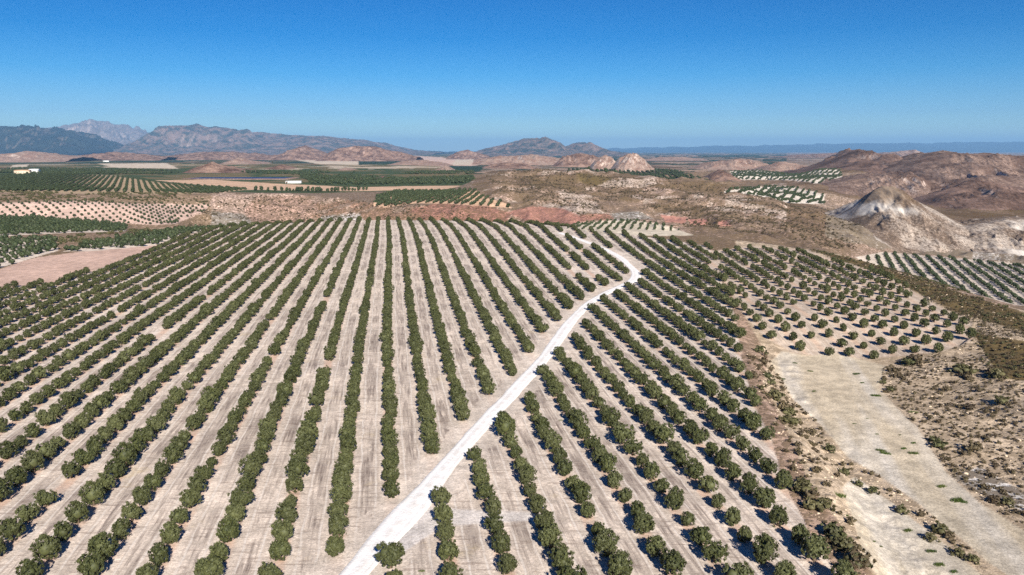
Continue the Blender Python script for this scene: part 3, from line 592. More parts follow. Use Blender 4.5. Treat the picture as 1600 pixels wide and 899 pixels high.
# ------------------------------------------------------------------ trees and bushes
def rnd_dirs(rg, n, up=0.0):
    v = rg.normal(size=(n, 3)); v[:, 2] += up; return v / np.linalg.norm(v, axis=1)[:, None]
def icos(sub):
    import bmesh
    bm = bmesh.new(); bmesh.ops.create_icosphere(bm, subdivisions=sub, radius=1); co = np.array([v.co[:] for v in bm.verts]); fa = np.array([[v.index for v in f.verts] for f in bm.faces]); bm.free()
    return co, fa
ICO2 = icos(2); ICO1 = icos(1)
def leafy(seed, lobes, n, size, core=0.80, flat=1.0):
    """crown: lumpy cores wrapped in many small leaf sprays"""
    rg = np.random.default_rng(seed); V = []; Q = []; T = []; nv = 0
    w = np.array([l[3] ** 2 for l in lobes]); w = w / w.sum()
    for (x, y, z, r) in lobes:
        co, fa = ICO2; d = 1 + 0.16 * fbm(co[:, 0] * 2 + seed, co[:, 1] * 2 + co[:, 2] * 1.7, seed, 3)
        V.append(co * (r * core * d)[:, None] * [1, 1, flat] + [x, y, z]); T.append(fa + nv); nv += len(co)
    m = max(30, n // 24); li = rg.choice(len(lobes), m, p=w); L = np.array(lobes)[li]
    d = rnd_dirs(rg, m, 0.2)                     # boughs: leaf clumps with shade between them
    lump = 1 + 0.26 * fbm(d[:, 0] * 2.6 + seed, d[:, 1] * 2.6 + d[:, 2] * 2.4, seed + 5, 3)
    cc = L[:, :3] + d * (L[:, 3] * lump * rg.uniform(0.74, 0.96, m))[:, None] * [1, 1, flat]
    pk = rg.integers(0, m, n); L = L[pk]; d = d[pk] + 0.5 * rg.normal(size=(n, 3)); d /= np.linalg.norm(d, axis=1)[:, None]
    c = cc[pk] + d * (L[:, 3] * 0.30 * rg.uniform(0.25, 1.1, n))[:, None]
    sp = rg.random(n) < 0.14; c[sp] += d[sp] * (L[sp, 3] * rg.uniform(0.03, 0.16, sp.sum()))[:, None]
    nrm = d + 0.75 * rg.normal(size=(n, 3)); nrm /= np.linalg.norm(nrm, axis=1)[:, None]
    a = np.cross(nrm, rg.normal(size=(n, 3))); a /= np.linalg.norm(a, axis=1)[:, None]; b = np.cross(nrm, a)
    s = size * rg.uniform(0.6, 1.3, n)[:, None]; bw = rg.uniform(0.35, 0.7, n)[:, None]
    quad = np.stack([c - a * s, c - b * s * bw + nrm * s * .15, c + a * s, c + b * s * bw + nrm * s * .15], 1).reshape(-1, 3)
    V.append(quad); Q = (np.arange(n * 4).reshape(n, 4) + nv)
    return np.concatenate(V), np.concatenate(T), Q
def limb(pts, rad, seg=6):
    pts = np.array(pts, float); V = []; 
    for i, p in enumerate(pts):
        t = pts[min(i + 1, len(pts) - 1)] - pts[max(i - 1, 0)]; t /= np.linalg.norm(t); a = np.cross(t, [0.3, 1, 0.1]); a /= np.linalg.norm(a); b = np.cross(t, a)
        th = np.arange(seg) * 2 * np.pi / seg; V.append(p + rad[i] * (np.cos(th)[:, None] * a + np.sin(th)[:, None] * b))
    return np.concatenate(V), grid_faces(len(pts), seg, True)
def trunk_geo(seed, tops):
    rg = np.random.default_rng(seed); V = []; Fc = []; nv = 0
    v, f = limb([(0, 0, -.35), (0, 0, .15), (.05, .03, .45), (0.03, 0, .7)], [.26, .2, .16, .15]); V.append(v); Fc.append(f); nv += len(v)
    for (x, y, z) in tops:
        v, f = limb([(0.02, 0, .5), (x * .45 + .05, y * .45, .55 + z * .25), (x * .8, y * .8, z * .8), (x, y, z)], [.12, .09, .06, .03], 5); V.append(v); Fc.append(f + nv); nv += len(v)
    return np.concatenate(V), np.concatenate(Fc)
LOBES = [
    [(0, 0, 1.55, 1.32), (.45, .2, 1.75, .9), (-.5, -.1, 1.45, .95)],
    [(.1, 0, 1.6, 1.38), (-.35, .45, 1.9, .85), (.2, -.55, 1.25, .85)],
    [(-.62, .05, 1.45, 1.02), (.62, -.05, 1.55, 1.05), (0, .1, 1.2, .9)],
    [(0, .05, 1.5, 1.28), (.6, -.3, 1.2, .8), (-.3, .5, 1.3, .85), (-.1, -.2, 2.1, .75)],
    [(.3, .5, 1.5, 1.0), (-.4, -.35, 1.55, 1.12), (.5, -.5, 1.2, .75)],
    [(0, 0, 1.45, 1.22), (.2, .1, 2.0, .85), (-.55, .2, 1.15, .75), (.5, .4, 1.2, .7)],
    [(-.55, .35, 1.5, .95), (.55, .3, 1.5, .9), (0, -.5, 1.35, 1.0), (0, 0, 1.9, .7)],
]
CROWN = []; TRUNK = []
for i, lb in enumerate(LOBES):
    v, t, q = leafy(300 + i, lb, 3200, 0.15, 0.66); CROWN.append((v, t, q))
    TRUNK.append(trunk_geo(400 + i, [(l[0] * .9 + .1, l[1] * .9, l[2]) for l in lb] + [(.3, -.3, 1.5)]))
CROWN_ME = []; TRUNK_ME = []
for i in range(len(LOBES)):
    v, t, q = CROWN[i]; me = np_mesh('olive_crown', v, [t, q]); me.materials.append(M_LEAF); CROWN_ME.append(me)
    v, f = TRUNK[i]; me = np_mesh('olive_trunk', v, f); me.materials.append(M_BARK); TRUNK_ME.append(me)
def whole(i):                                   # crown and trunk in one mesh, for the far rows
    v, t, q = CROWN[i]; v2, f2 = TRUNK[i]; me = np_mesh('far_olive', np.concatenate([v, v2]), [t, q, f2 + len(v)])
    me.materials.append(M_LEAF); me.materials.append(M_BARK)
    mi = np.zeros(len(me.polygons), np.int32); mi[len(t) + len(q):] = 1; me.polygons.foreach_set('material_index', mi); return me
def proto_collection(name, meshes):
    c = bpy.data.collections.new(name)
    for m in meshes: c.objects.link(bpy.data.objects.new(m.name, m))
    return c
def light_tree(seed, mat, n=170, size=0.42):
    rg = np.random.default_rng(seed); lb = [(rg.uniform(-.3, .3), rg.uniform(-.3, .3), 1.4 + rg.uniform(-.1, .2), 1.25), (rg.uniform(-.6, .6), rg.uniform(-.6, .6), 1.5, .9)]
    v, t, q = leafy(seed, lb, n, size, 0.85); v2, f2 = limb([(0, 0, -.4), (0, 0, .8)], [.18, .12], 5)
    me = np_mesh('orchard_tree_mesh', np.concatenate([v, v2]), [t, q, f2 + len(v)]); me.materials.append(mat); return me
def bush(seed, mat, n=150, size=0.22, flat=0.75, name='bush_mesh'):
    rg = np.random.default_rng(seed); lb = [(rg.uniform(-.35, .35), rg.uniform(-.35, .35), .32 + rg.uniform(0, .15), rg.uniform(.38, .6)) for _ in range(4)]
    v, t, q = leafy(seed, lb, n, size, 0.5, flat); me = np_mesh(name, v, [t, q]); me.materials.append(mat); return me
PC_OLIVE = proto_collection('olive_variants', [whole(i) for i in range(len(LOBES))])
PC_ORCH = proto_collection('orchard_variants', [light_tree(500 + i, M_LEAF_FAR) for i in range(4)])
PC_SHRUB = proto_collection('shrub_variants', [bush(600 + i, M_SHRUB) for i in range(4)])
PC_DRY = proto_collection('dry_variants', [bush(620 + i, M_DRY, 90) for i in range(4)])
def stone_mesh(seed):
    co, fa = ICO1; d = 1 + 0.3 * fbm(co[:, 0] * 1.7 + seed, co[:, 1] * 1.7 + co[:, 2], seed, 2)
    me = np_mesh('stone_mesh', co * d[:, None] * [1, .8, .6], fa); me.materials.append(M_STONE); return me
PC_STONE = proto_collection('stone_variants', [stone_mesh(700 + i) for i in range(3)])

def scatter_group():
    g = bpy.data.node_groups.new('scatter', 'GeometryNodeTree')
    return g
def stuff(name, label, cat, P, scale, coll, seed=0, group=None):
    """one object of many look-alike plants: points instanced with a variant each"""
    rg = np.random.default_rng(seed); P = np.asarray(P, float)
    me = bpy.data.meshes.new(name); me.vertices.add(len(P)); me.vertices.foreach_set('co', P.astype(np.float32).ravel())
    fattr(me, 'sc', scale); fattr(me, 'rz', rg.uniform(0, 6.283, len(P)))
    a = me.attributes.new('vi', 'INT', 'POINT'); a.data.foreach_set('value', rg.integers(0, len(coll.objects), len(P)).astype(np.int32))
    o = mesh_obj(name, me); tag(o, label, cat, group, 'stuff')
    g = bpy.data.node_groups.new(name + '_scatter', 'GeometryNodeTree')
    g.interface.new_socket('Geometry', in_out='INPUT', socket_type='NodeSocketGeometry'); g.interface.new_socket('Geometry', in_out='OUTPUT', socket_type='NodeSocketGeometry')
    gi = g.nodes.new('NodeGroupInput'); go = g.nodes.new('NodeGroupOutput'); ip = g.nodes.new('GeometryNodeInstanceOnPoints'); ci = g.nodes.new('GeometryNodeCollectionInfo')
    ci.inputs['Collection'].default_value = coll; ci.inputs['Separate Children'].default_value = True; ci.inputs['Reset Children'].default_value = True
    def na(nm, ty):
        x = g.nodes.new('GeometryNodeInputNamedAttribute'); x.data_type = ty; x.inputs['Name'].default_value = nm; return x.outputs['Attribute']
    cz = g.nodes.new('ShaderNodeCombineXYZ'); g.links.new(na('rz', 'FLOAT'), cz.inputs[2])
    L = g.links.new; L(gi.outputs[0], ip.inputs['Points']); L(ci.outputs[0], ip.inputs['Instance']); ip.inputs['Pick Instance'].default_value = True
    L(na('vi', 'INT'), ip.inputs['Instance Index']); L(cz.outputs[0], ip.inputs['Rotation']); L(na('sc', 'FLOAT'), ip.inputs['Scale']); L(ip.outputs[0], go.inputs[0])
    md = o.modifiers.new('scatter', 'NODES'); md.node_group = g
    return o
ORD = ['first', 'second', 'third', 'fourth', 'fifth', 'sixth', 'seventh', 'eighth', 'ninth', 'tenth', 'eleventh', 'twelfth', 'thirteenth', 'fourteenth', 'fifteenth', 'sixteenth', 'seventeenth', 'eighteenth', 'nineteenth', 'twentieth']
ORD += ['twenty-' + o for o in ORD[:9]]
RG = np.random.default_rng(7)
def plant_tree(X, Y, s, label, group, name='olive_tree', kind=None):
    z = float(terrain(np.array([X]), np.array([Y]))[0]); i = int(RG.integers(0, len(LOBES))) if kind is None else kind
    e = bpy.data.objects.new(name, None); COL.objects.link(e); e.empty_display_size = 0.5
    e.location = (X, Y, z); e.rotation_euler = (0, 0, RG.uniform(0, 6.283)); e.scale = (s, s, s * RG.uniform(1.0, 1.18))
    tag(e, label, 'tree', group)
    for nm, me in (('trunk', TRUNK_ME[i]), ('crown', CROWN_ME[i])):
        o = bpy.data.objects.new(nm, me); COL.objects.link(o); o.parent = e
    return e

# --- main grove
def grove_points():
    out = []
    for k in range(-34, 34):
        Ys = np.arange(30, 640, 0.5); X = np.full(len(Ys), 0.0); X = (k + 0.7 - 2.186387 * Ys / 96.5) / 14.48573 * 96.5
        for _ in range(25):
            e = row_u(X, Ys) - k; X = X - e * 6.5
        s = np.concatenate([[0], np.cumsum(np.hypot(np.diff(X), np.diff(Ys)))]); pos = np.arange(RG.uniform(0, 4.8), s[-1], 4.85)
        pos = pos + RG.normal(0, 0.25, len(pos)); x = np.interp(pos, s, X) + RG.normal(0, 0.16, len(pos)); y = np.interp(pos, s, Ys)
        out += [(k, a, b) for a, b in zip(x, y)]
    o = np.array(out); k, X, Y = o.T; Z = terrain(X, Y); px, py = project(X, Y, Z)
    keep = inpoly(px, py, GROVE) & (px > -330) & (px < 1700) & (py < 1010)
    d = road_dist(X, Y); keep &= (d > np.where(X > road_x(Y), 2.9, 3.5))
    keep &= ~inpoly(px, py, PL['plough'])
    keep &= RG.random(len(X)) > 0.010
    # openings the photograph shows in the rows
    for gx, gy, gw, gh in ((508, 578, 12, 10), (100, 770, 12, 20), (285, 772, 10, 8), (250, 524, 9, 6), (225, 455, 7, 5), (178, 492, 7, 4), (125, 480, 6, 4), (415, 418, 6, 4), (905, 430, 25, 6), (900, 395, 12, 4), (1120, 420, 14, 6), (655, 770, 20, 10), (560, 840, 14, 14), (400, 795, 12, 5)):
        keep &= ~((np.abs(px - gx) < gw) & (np.abs(py - gy) < gh))
    return k[keep].astype(int), X[keep], Y[keep], Z[keep], px[keep], py[keep]
gk, gX, gY, gZ, gpx, gpy = grove_points()
gs = RG.normal(0.83, 0.085, len(gX)).clip(0.5, 1.12); gs = np.where(RG.random(len(gs)) < 0.02, gs * 0.7, gs); gs = gs + 0.02 * (gX < road_x(gY))
gs *= 1 + 0.08 * fbm(gX / 30, gY / 30, 91, 2)
inview = (gpx > -12) & (gpx < 1612) & (gpy < 925)
order = np.argsort(np.where(inview, np.hypot(gX, gY), 1e9))[:300]
near = np.zeros(len(gX), bool); near[order] = True
side = gX > road_x(gY); rank = np.zeros(len(gX), int)
for k in np.unique(gk):
    for sd in (True, False):
        m = np.flatnonzero((gk == k) & (side == sd)); m = m[np.argsort(-gY[m] if sd else gY[m])]; rank[m] = np.arange(len(m))
def nth(i): return ORD[i] if i < len(ORD) else 'far'
for i in np.flatnonzero(near):
    k = int(gk[i])
    if side[i]: lab = f'{nth(rank[i])} olive tree from the track in the {nth(max(k, 0))} row up it, sandy field side'
    elif k < 0: lab = f'olive tree across the track from the sandy field, {nth(-k - 1)} row back from its lower end'
    else: lab = f'{nth(rank[i])} olive tree from the track, {nth(k)} row up, across from the sandy field'
    plant_tree(gX[i], gY[i], gs[i], lab, 'near olive trees in rows on the hill')
far_m = ~near
stuff('olive_grove', 'rows of olive trees running on over the far part of the pale hill', 'olive grove', np.stack([gX, gY, gZ], 1)[far_m], gs[far_m], PC_OLIVE, 3)

# --- hillside plot of small separate trees
def hill_plot():
    n = 0
    for j in range(-1, 18):
        y = 176 + RG.uniform(0, 7); n = 0
        while y < 430:
            Yc = y + RG.normal(0, 0.3); Xc = 69.7 + 0.025 * (Yc - 215) + j * (5.49 + 0.0095 * (Yc - 215)) + RG.normal(0, .25)
            z = float(terrain(np.array([Xc]), np.array([Yc]))[0]); px, py = project(np.array([Xc]), np.array([Yc]), np.array([z]))
            y += 7.2 if y < 290 else 5.0
            if not inpoly(px, py - 3, HILLPLOT)[0] or RG.random() < 0.05 or inpoly(px, py, GROVE)[0]: continue
            plant_tree(Xc, Yc, RG.uniform(0.62, 0.88), f'{nth(n)} small olive tree from the sandy field, {nth(j + 1)} row of the spaced plot', 'small olive trees of the spaced hillside plot', 'small_olive_tree'); n += 1
hill_plot()

# --- orchards further off, one mass each
def orchard(name, label, poly, sx, sy, ang, size, y0, y1, coll=PC_ORCH, jit=0.3, seed=0, drop=0.02, lift=0.0, excl=None, blobs=None):
    rg = np.random.default_rng(seed); P = np.array(poly, float)
    xs = []; ys = []
    for y in (y0, y1):
        for x in (P[:, 0].min(), P[:, 0].max()): xs.append((x - 800) / F * y); ys.append(y)
    cx, cy = np.mean(xs), np.mean(ys); R = max(np.ptp(xs), np.ptp(ys)) * 0.75
    a = np.arange(-R, R, sx); b = np.arange(-R, R, sy); A, B = np.meshgrid(a, b); A = A.ravel() + rg.normal(0, jit, A.size); B = B.ravel() + rg.normal(0, jit, B.size)
    c, s = math.cos(ang), math.sin(ang); X = cx + A * c - B * s; Y = cy + A * s + B * c
    k = (Y > y0) & (Y < y1); X = X[k]; Y = Y[k]; px, py = project(X, Y, 0 * X - 15); k = (px > P[:, 0].min() - 60) & (px < P[:, 0].max() + 60); X = X[k]; Y = Y[k]
    Z = terrain(X, Y); px, py = project(X, Y, Z); k = inpoly(px, py, poly) & (rg.random(len(X)) > drop)
    if excl: k &= ~inpoly(px, py, excl)
    if blobs: k &= fbm(X / blobs, Y / (blobs * 1.6), seed, 3) < 0.12
    X, Y, Z = X[k], Y[k], Z[k]
    if len(X) == 0: print('EMPTY ORCHARD', name); return
    print(name, len(X))
    stuff(name, label, 'orchard', np.stack([X, Y, Z + lift], 1), size * rg.uniform(0.8, 1.2, len(X)), coll, seed)
orchard('orchard', 'loose olive plot beyond the bare ploughed field', PL['sparse'], 8.0, 5.5, 0.05, 1.0, 250, 520, seed=11)
orchard('orchard', 'dense dark olive band below the dotted young plantation', PL['dense'], 10.0, 4.0, 1.25, 1.05, 400, 640, seed=12)
orchard('orchard', 'short olive rows along the top of the ploughed field', PL['strip'], 9.0, 3.8, 1.1, 1.0, 330, 540, seed=13)
orchard('young_orchard', 'dotted plantation of tiny young olives on pinkish soil', PL['dotted'], 5.6, 6.6, 0.86, 0.72, 560, 760, jit=0.15, seed=14)
orchard('orchard', 'wide dark olive slope above the pinkish bank', PL['dark'], 7.6, 4.6, 0.44, 0.95, 790, 1620, seed=15)
orchard('orchard', 'olive rows on the shelf above the red cliff', PL['middle'], 8.0, 5.0, -0.12, 1.05, 700, 1150, seed=16)
orchard('young_orchard', 'dotted young olives on a pale knoll under the red cliff', PL['knoll'], 4.8, 4.6, -0.2, 0.55, 480, 690, jit=0.15, seed=17)
orchard('orchard', 'olive rows in the pale valley under the white cliffs', [(1345, 403), (1395, 397), (1480, 404), (1620, 418), (1720, 440), (1720, 540), (1600, 494), (1500, 462), (1400, 431)], 8.2, 4.6, -0.36, 0.92, 380, 720, seed=18)
orchard('orchard', 'striped olive slope beneath the first brown summit', ORCH_R[0], 12, 4.5, -0.5, 1.25, 1000, 2400, seed=19)
orchard('orchard', 'small striped olive plot behind the scrub ridge', ORCH_R[1], 11, 4, -0.45, 1.2, 950, 1900, seed=20)
orchard('orchard', 'dark olive slopes beyond the scrub ridge', [(865, 256), (960, 264), (1020, 260), (1060, 268), (1130, 290), (1100, 297), (1020, 285), (960, 277), (900, 270)], 13, 5, -0.05, 1.4, 1150, 2600, seed=21)
orchard('orchard', 'flat green olive plain past the tan fields', [(-60, 262), (150, 264), (300, 268), (420, 268), (560, 270), (740, 268), (742, 290), (640, 291), (560, 291), (450, 287), (330, 280), (190, 275), (0, 272), (-60, 272)], 12, 9, 0.3, 1.6, 1200, 2800, seed=22, drop=0.15, jit=2.0, blobs=170, excl=[(270, 288), (270, 275.5), (460, 276), (482, 282), (478, 289)])

# --- scrub that nobody could count
def scatter_poly(polys, y0, y1, n, seed, thr=-0.1, cell=25, excl=()):
    rg = np.random.default_rng(seed); X = []; Y = []
    P = np.concatenate([np.array(p, float) for p in polys]); xa, xb = P[:, 0].min(), P[:, 0].max()
    px = rg.uniform(xa, xb, n * 6); Yd = np.sqrt(rg.uniform(y0 * y0, y1 * y1, n * 6)); Xd = (px - 800) / F * Yd
    Z = terrain(Xd, Yd); qx, qy = project(Xd, Yd, Z); k = np.zeros(len(Xd), bool)
    for p in polys: k |= inpoly(qx, qy, p)
    for p in excl: k &= ~inpoly(qx, qy, p)
    k &= fbm(Xd / cell, Yd / cell, seed, 3) > thr; i = np.flatnonzero(k)[:n]
    return np.stack([Xd, Yd, Z], 1)[i]
SLOPE = [(1262, 390), (1420, 428), (1620, 500), (1900, 600), (2000, 640), (2000, 1060), (1760, 920), (1600, 824), (1540, 788), (1480, 735), (1432, 664), (1376, 606), (1380, 576), (1420, 558), (1480, 550), (1524, 530), (1520, 505), (1450, 468), (1390, 428), (1330, 408), (1290, 400)]
rg0 = np.random.default_rng(5)
P = scatter_poly([SLOPE], 85, 390, 13000, 31, -0.45, 9); stuff('dry_scrub', 'small dry scrub speckling the slope beyond the sandy field', 'scrub', P, rg0.lognormal(-1.35, 0.45, len(P)).clip(0.12, 0.9), PC_DRY, 31)
P = scatter_poly([[(1255, 386), (1420, 425), (1700, 525), (1700, 550), (1500, 492), (1400, 440), (1290, 398)], [(1520, 520), (1640, 540), (1640, 605), (1540, 590)]], 150, 420, 1500, 32, -0.4, 12); stuff('green_scrub', 'olive green broom covering the crest above the spaced plot', 'scrub', P, rg0.uniform(0.35, 0.8, len(P)), PC_SHRUB, 32)
P = scatter_poly([[(745, 262), (860, 262), (1000, 280), (1120, 290), (1230, 318), (1330, 330), (1350, 350), (1340, 392), (1270, 388), (1180, 380), (1090, 366), (1040, 340), (900, 326), (800, 318)]], 480, 1250, 12000, 33, -0.3, 30, excl=[[(790, 332), (830, 322), (880, 326), (925, 345), (880, 352), (830, 350)], [(935, 312), (985, 318), (1020, 338), (985, 342), (945, 330)], [(1030, 335), (1075, 340), (1070, 350), (1040, 348)]]); stuff('hill_scrub', 'dark bushes dotting the brown scrub ridge behind the grove', 'scrub', P, rg0.lognormal(-0.3, 0.42, len(P)).clip(.35, 1.9), PC_DRY, 33)
P = scatter_poly([[(300, 322), (420, 303), (600, 318), (780, 326), (900, 330), (960, 345), (860, 352), (700, 346), (560, 342), (400, 352), (290, 362)]], 560, 900, 2000, 34, -0.1, 22, excl=[[(790, 332), (830, 322), (880, 326), (925, 345), (880, 352), (830, 350)], [(935, 312), (985, 318), (1020, 338), (985, 342), (945, 330)], [(1030, 335), (1075, 340), (1070, 350), (1040, 348)]]); stuff('cliff_scrub', 'small bushes speckling the pink gully cliffs behind the grove', 'scrub', P, rg0.lognormal(-0.35, 0.4, len(P)).clip(.3, 1.5), PC_DRY, 34)
P = scatter_poly([[(0, 300), (300, 303), (330, 318), (0, 317)], [(90, 372), (230, 358), (280, 352), (230, 366), (130, 384), (95, 392)]], 400, 900, 900, 37, -0.1, 18); stuff('bank_scrub', 'low bushes on the pinkish banks between the plots', 'scrub', P, rg0.uniform(0.8, 1.8, len(P)), PC_SHRUB, 37)
BANKP = [(1165, 548), (1195, 545), (1220, 590), (1245, 630), (1290, 672), (1325, 716), (1370, 742), (1440, 792), (1545, 882), (1590, 912), (1540, 905), (1455, 832), (1395, 783), (1335, 742), (1318, 765), (1334, 812), (1350, 872), (1370, 920), (1330, 920), (1290, 850), (1250, 770), (1225, 700), (1200, 640), (1175, 590)]
P = scatter_poly([BANKP], 70, 220, 420, 38, -0.2, 4); stuff('bank_scrub', 'low dry weeds covering the stony bank beside the sandy field', 'scrub', P, rg0.lognormal(-0.75, 0.35, len(P)).clip(0.2, 1.0), PC_DRY, 38)
P = scatter_poly([BANKP], 70, 220, 1000, 39, -0.2, 5); stuff('stones', 'loose pale stones along the bank beside the sandy field', 'stones', P, rg0.lognormal(-2.2, 0.5, len(P)).clip(0.05, 0.35), PC_STONE, 39)
P = scatter_poly([SLOPE], 85, 380, 2200, 40, -0.1, 14); stuff('stones', 'loose pale stones on the slope beyond the sandy field', 'stones', P, rg0.lognormal(-2.0, 0.5, len(P)).clip(0.06, 0.5), PC_STONE, 40)

# --- shrubs that stand out one by one
SH_ME = [bush(640 + i, M_SHRUB, 420, 0.13, 0.8, 'shrub_crown') for i in range(4)]
SD_ME = [bush(650 + i, M_DRY, 300, 0.13, 0.8, 'dry_shrub_crown') for i in range(3)]
st_v, st_f = [], []; nv = 0
for q in range(5):
    a = q * 1.26; v, f = limb([(0, 0, -.2), (.1 * math.cos(a), .1 * math.sin(a), .15), (.35 * math.cos(a), .35 * math.sin(a), .5)], [.035, .03, .012], 4); st_v.append(v); st_f.append(f + nv); nv += len(v)
STEM_ME = np_mesh('shrub_stems', np.concatenate(st_v), np.concatenate(st_f)); STEM_ME.materials.append(M_BARK)
def shrub(px, py, s, label, group, dry=False, name='shrub'):
    X, Y = hit(px, py); z = float(terrain(np.array([X]), np.array([Y]))[0])
    e = bpy.data.objects.new(name, None); COL.objects.link(e); e.location = (X, Y, z); e.scale = (s, s, s * .85); e.rotation_euler = (0, 0, RG.uniform(0, 6.28)); e.empty_display_size = 0.3
    tag(e, label, 'shrub', group); me = (SD_ME if dry else SH_ME)[int(RG.integers(0, 3))]
    for nm, m in (('stem', STEM_ME), ('foliage', me)):
        o = bpy.data.objects.new(nm, m); COL.objects.link(o); o.parent = e
for px, py, s in ((1185, 552, 2.2), (1192, 568, 1.8), (1180, 590, 1.7), (1198, 590, 1.6), (1206, 602, 1.6), (1190, 610, 1.4), (1212, 625, 2.4), (1205, 622, 2.0), (1222, 640, 2.2), (1232, 652, 2.0), (1238, 664, 1.9), (1226, 660, 1.7)):
    shrub(px, py, s, 'bushy shrub in the thicket where the bank leaves the spaced plot', 'shrubs of the upper bank thicket', dry=RG.random() < .35)
for px, py, s in ((1262, 772, 2.2), (1272, 782, 2.0), (1268, 795, 1.8), (1285, 800, 2.0), (1300, 838, 2.0), (1312, 848, 2.3), (1322, 858, 1.8), (1338, 884, 2.2), (1348, 888, 2.4), (1330, 895, 1.8), (1256, 762, 1.6)):
    shrub(px, py, s, 'shaggy shrub on the steep bank between last olive row and lower sand strip', 'shrubs of the lower bank', dry=RG.random() < .3)
for px, py, s in ((1292, 705, 1.5), (1320, 742, 1.4), (1362, 772, 1.3), (1410, 802, 1.5), (1470, 833, 1.9), (1455, 845, 1.3), (1495, 870, 1.4), (1515, 880, 1.2), (1340, 760, 1.2)):
    shrub(px, py, s, 'small shrub on the narrow stony bank dividing the two sand strips', 'shrubs on the dividing bank')
for px, py, s in ((1420, 572, 2.6), (1435, 570, 2.8), (1395, 582, 1.8), (1400, 590, 1.6), (1380, 600, 1.2), (1393, 612, 1.3), (1500, 585, 2.8), (1512, 584, 2.6), (1510, 593, 2.2), (1560, 590, 2.4), (1548, 583, 2.0), (1564, 632, 2.2), (1467, 700, 1.9), (1458, 690, 1.5), (1520, 705, 2.2), (1515, 640, 1.5), (1480, 612, 1.5), (1555, 788, 1.4), (1568, 790, 1.5)):
    shrub(px, py, s, 'dark rounded bush standing out on the scrub slope beyond the sandy field', 'larger bushes of the scrub slope', dry=RG.random() < .25)

# --- green tufts on the sandy field
def tuft_mesh(seed):
    rg = np.random.default_rng(seed); n = 260; c = rg.normal(0, .2, (n, 3)).clip(-.34, .34) * [1.6, .8, 0]; a = rg.uniform(0, 6.28, n); h = rg.uniform(.08, .26, n); lean = rg.uniform(.02, .16, n)
    w = 0.03; d = np.stack([np.cos(a), np.sin(a), 0 * a], 1); p = np.stack([-np.sin(a), np.cos(a), 0 * a], 1)
    V = np.stack([c - p * w - [0, 0, .05], c + p * w - [0, 0, .05], c + d * lean[:, None] + np.stack([0 * h, 0 * h, h], 1)], 1).reshape(-1, 3)
    me = np_mesh('tuft', V, np.arange(n * 3).reshape(n, 3)); me.materials.append(M_TUFT); return me
TUFTS = [tuft_mesh(800 + i) for i in range(3)]
for px, py, s in ((1242, 568, 1.0), (1266, 581, 1.1), (1222, 594, 1.1), (1272, 612, .9), (1243, 635, 1.1), (1338, 586, 1.5), (1347, 599, .9), (1368, 620, 1.7), (1376, 705, 1.4), (1383, 709, 1.5), (1412, 702, 1.0), (1427, 709, 1.5), (1427, 694, .9), (1471, 761, 1.3), (1495, 783, 1.8), (1502, 786, 1.3), (1335, 663, .6), (1370, 679, .6), (1406, 681, .5), (1310, 775, 1.6), (1322, 806, .6), (1418, 831, 1.1), (1455, 863, 1.1), (1467, 884, 1.2), (1490, 895, .9), (1365, 848, .5), (1375, 855, .5), (1427, 645, 1.4), (1355, 655, .5), (610, 859, .6), (626, 858, .6), (659, 893, .6), (876, 658, .6)):
    X, Y = hit(px, py); z = float(terrain(np.array([X]), np.array([Y]))[0])
    o = bpy.data.objects.new('grass_tuft', TUFTS[int(RG.integers(0, 3))]); COL.objects.link(o); o.location = (X, Y, z); o.scale = (s * 1.05,) * 3; o.rotation_euler = (0, 0, RG.uniform(-.5, .5))
    onf = px > 1000
    tag(o, 'green weed tuft growing on the bare sandy field' if onf else 'tiny green weed tuft on bare soil between the olive rows', 'weed', 'weed tufts on the sandy field' if onf else 'weed tufts in the grove')

# ------------------------------------------------------------------ farm buildings and water far off
def box(x0, x1, y0, y1, z0, z1):
    v = np.array([(x, y, z) for z in (z0, z1) for x, y in ((x0, y0), (x1, y0), (x1, y1), (x0, y1))], float)
    return v, np.array([(0, 3, 2, 1), (4, 5, 6, 7), (0, 1, 5, 4), (1, 2, 6, 5), (2, 3, 7, 6), (3, 0, 4, 7)])
def part(name, v, f, mat, parent):
    me = np_mesh(name, v, f); return mesh_obj(name, me, [mat], parent)
def house(px, py, w, d, h, label, wall, roof, name='farmhouse', pitch=0.28, rot=0.0, nwin=3):
    X, Y = hit(px, py, 900); z = float(terrain(np.array([X]), np.array([Y]))[0])
    e = bpy.data.objects.new(name, None); COL.objects.link(e); e.location = (X, Y, z); e.rotation_euler = (0, 0, rot); tag(e, label, 'building')
    part('wall', *box(-w / 2, w / 2, -d / 2, d / 2, -3, h), wall, e)
    o = 0.4; rz = h + d / 2 * pitch
    v = np.array([(-w / 2 - o, -d / 2 - o, h + .004), (w / 2 + o, -d / 2 - o, h + .004), (w / 2 + o, d / 2 + o, h + .004), (-w / 2 - o, d / 2 + o, h + .004), (-w / 2 - o, 0, rz), (w / 2 + o, 0, rz)])
    me = np_mesh('roof', v, [np.array([(0, 1, 5, 4), (2, 3, 4, 5), (0, 3, 2, 1)]), np.array([(0, 4, 3), (1, 2, 5)])]); mesh_obj('roof', me, [roof], e)
    for i in range(nwin):
        x = -w / 2 + w * (i + 1) / (nwin + 1) + (0.0 if i else 0.0)
        wn = part('window', *box(x - .6, x + .6, -d / 2 - .06, -d / 2 + .1, h * .45, h * .45 + 1.2), M_DARKGLASS, e)
    part('door', *box(-w / 2 + .8, -w / 2 + 2.6, -d / 2 - .07, -d / 2 + .1, 0, 2.3), M_WOOD, e)
house(36, 272, 26, 12, 6, 'long sandy walled farm building above the dark olive slope', M_TANWALL, M_ROOF, rot=0.1, nwin=5)
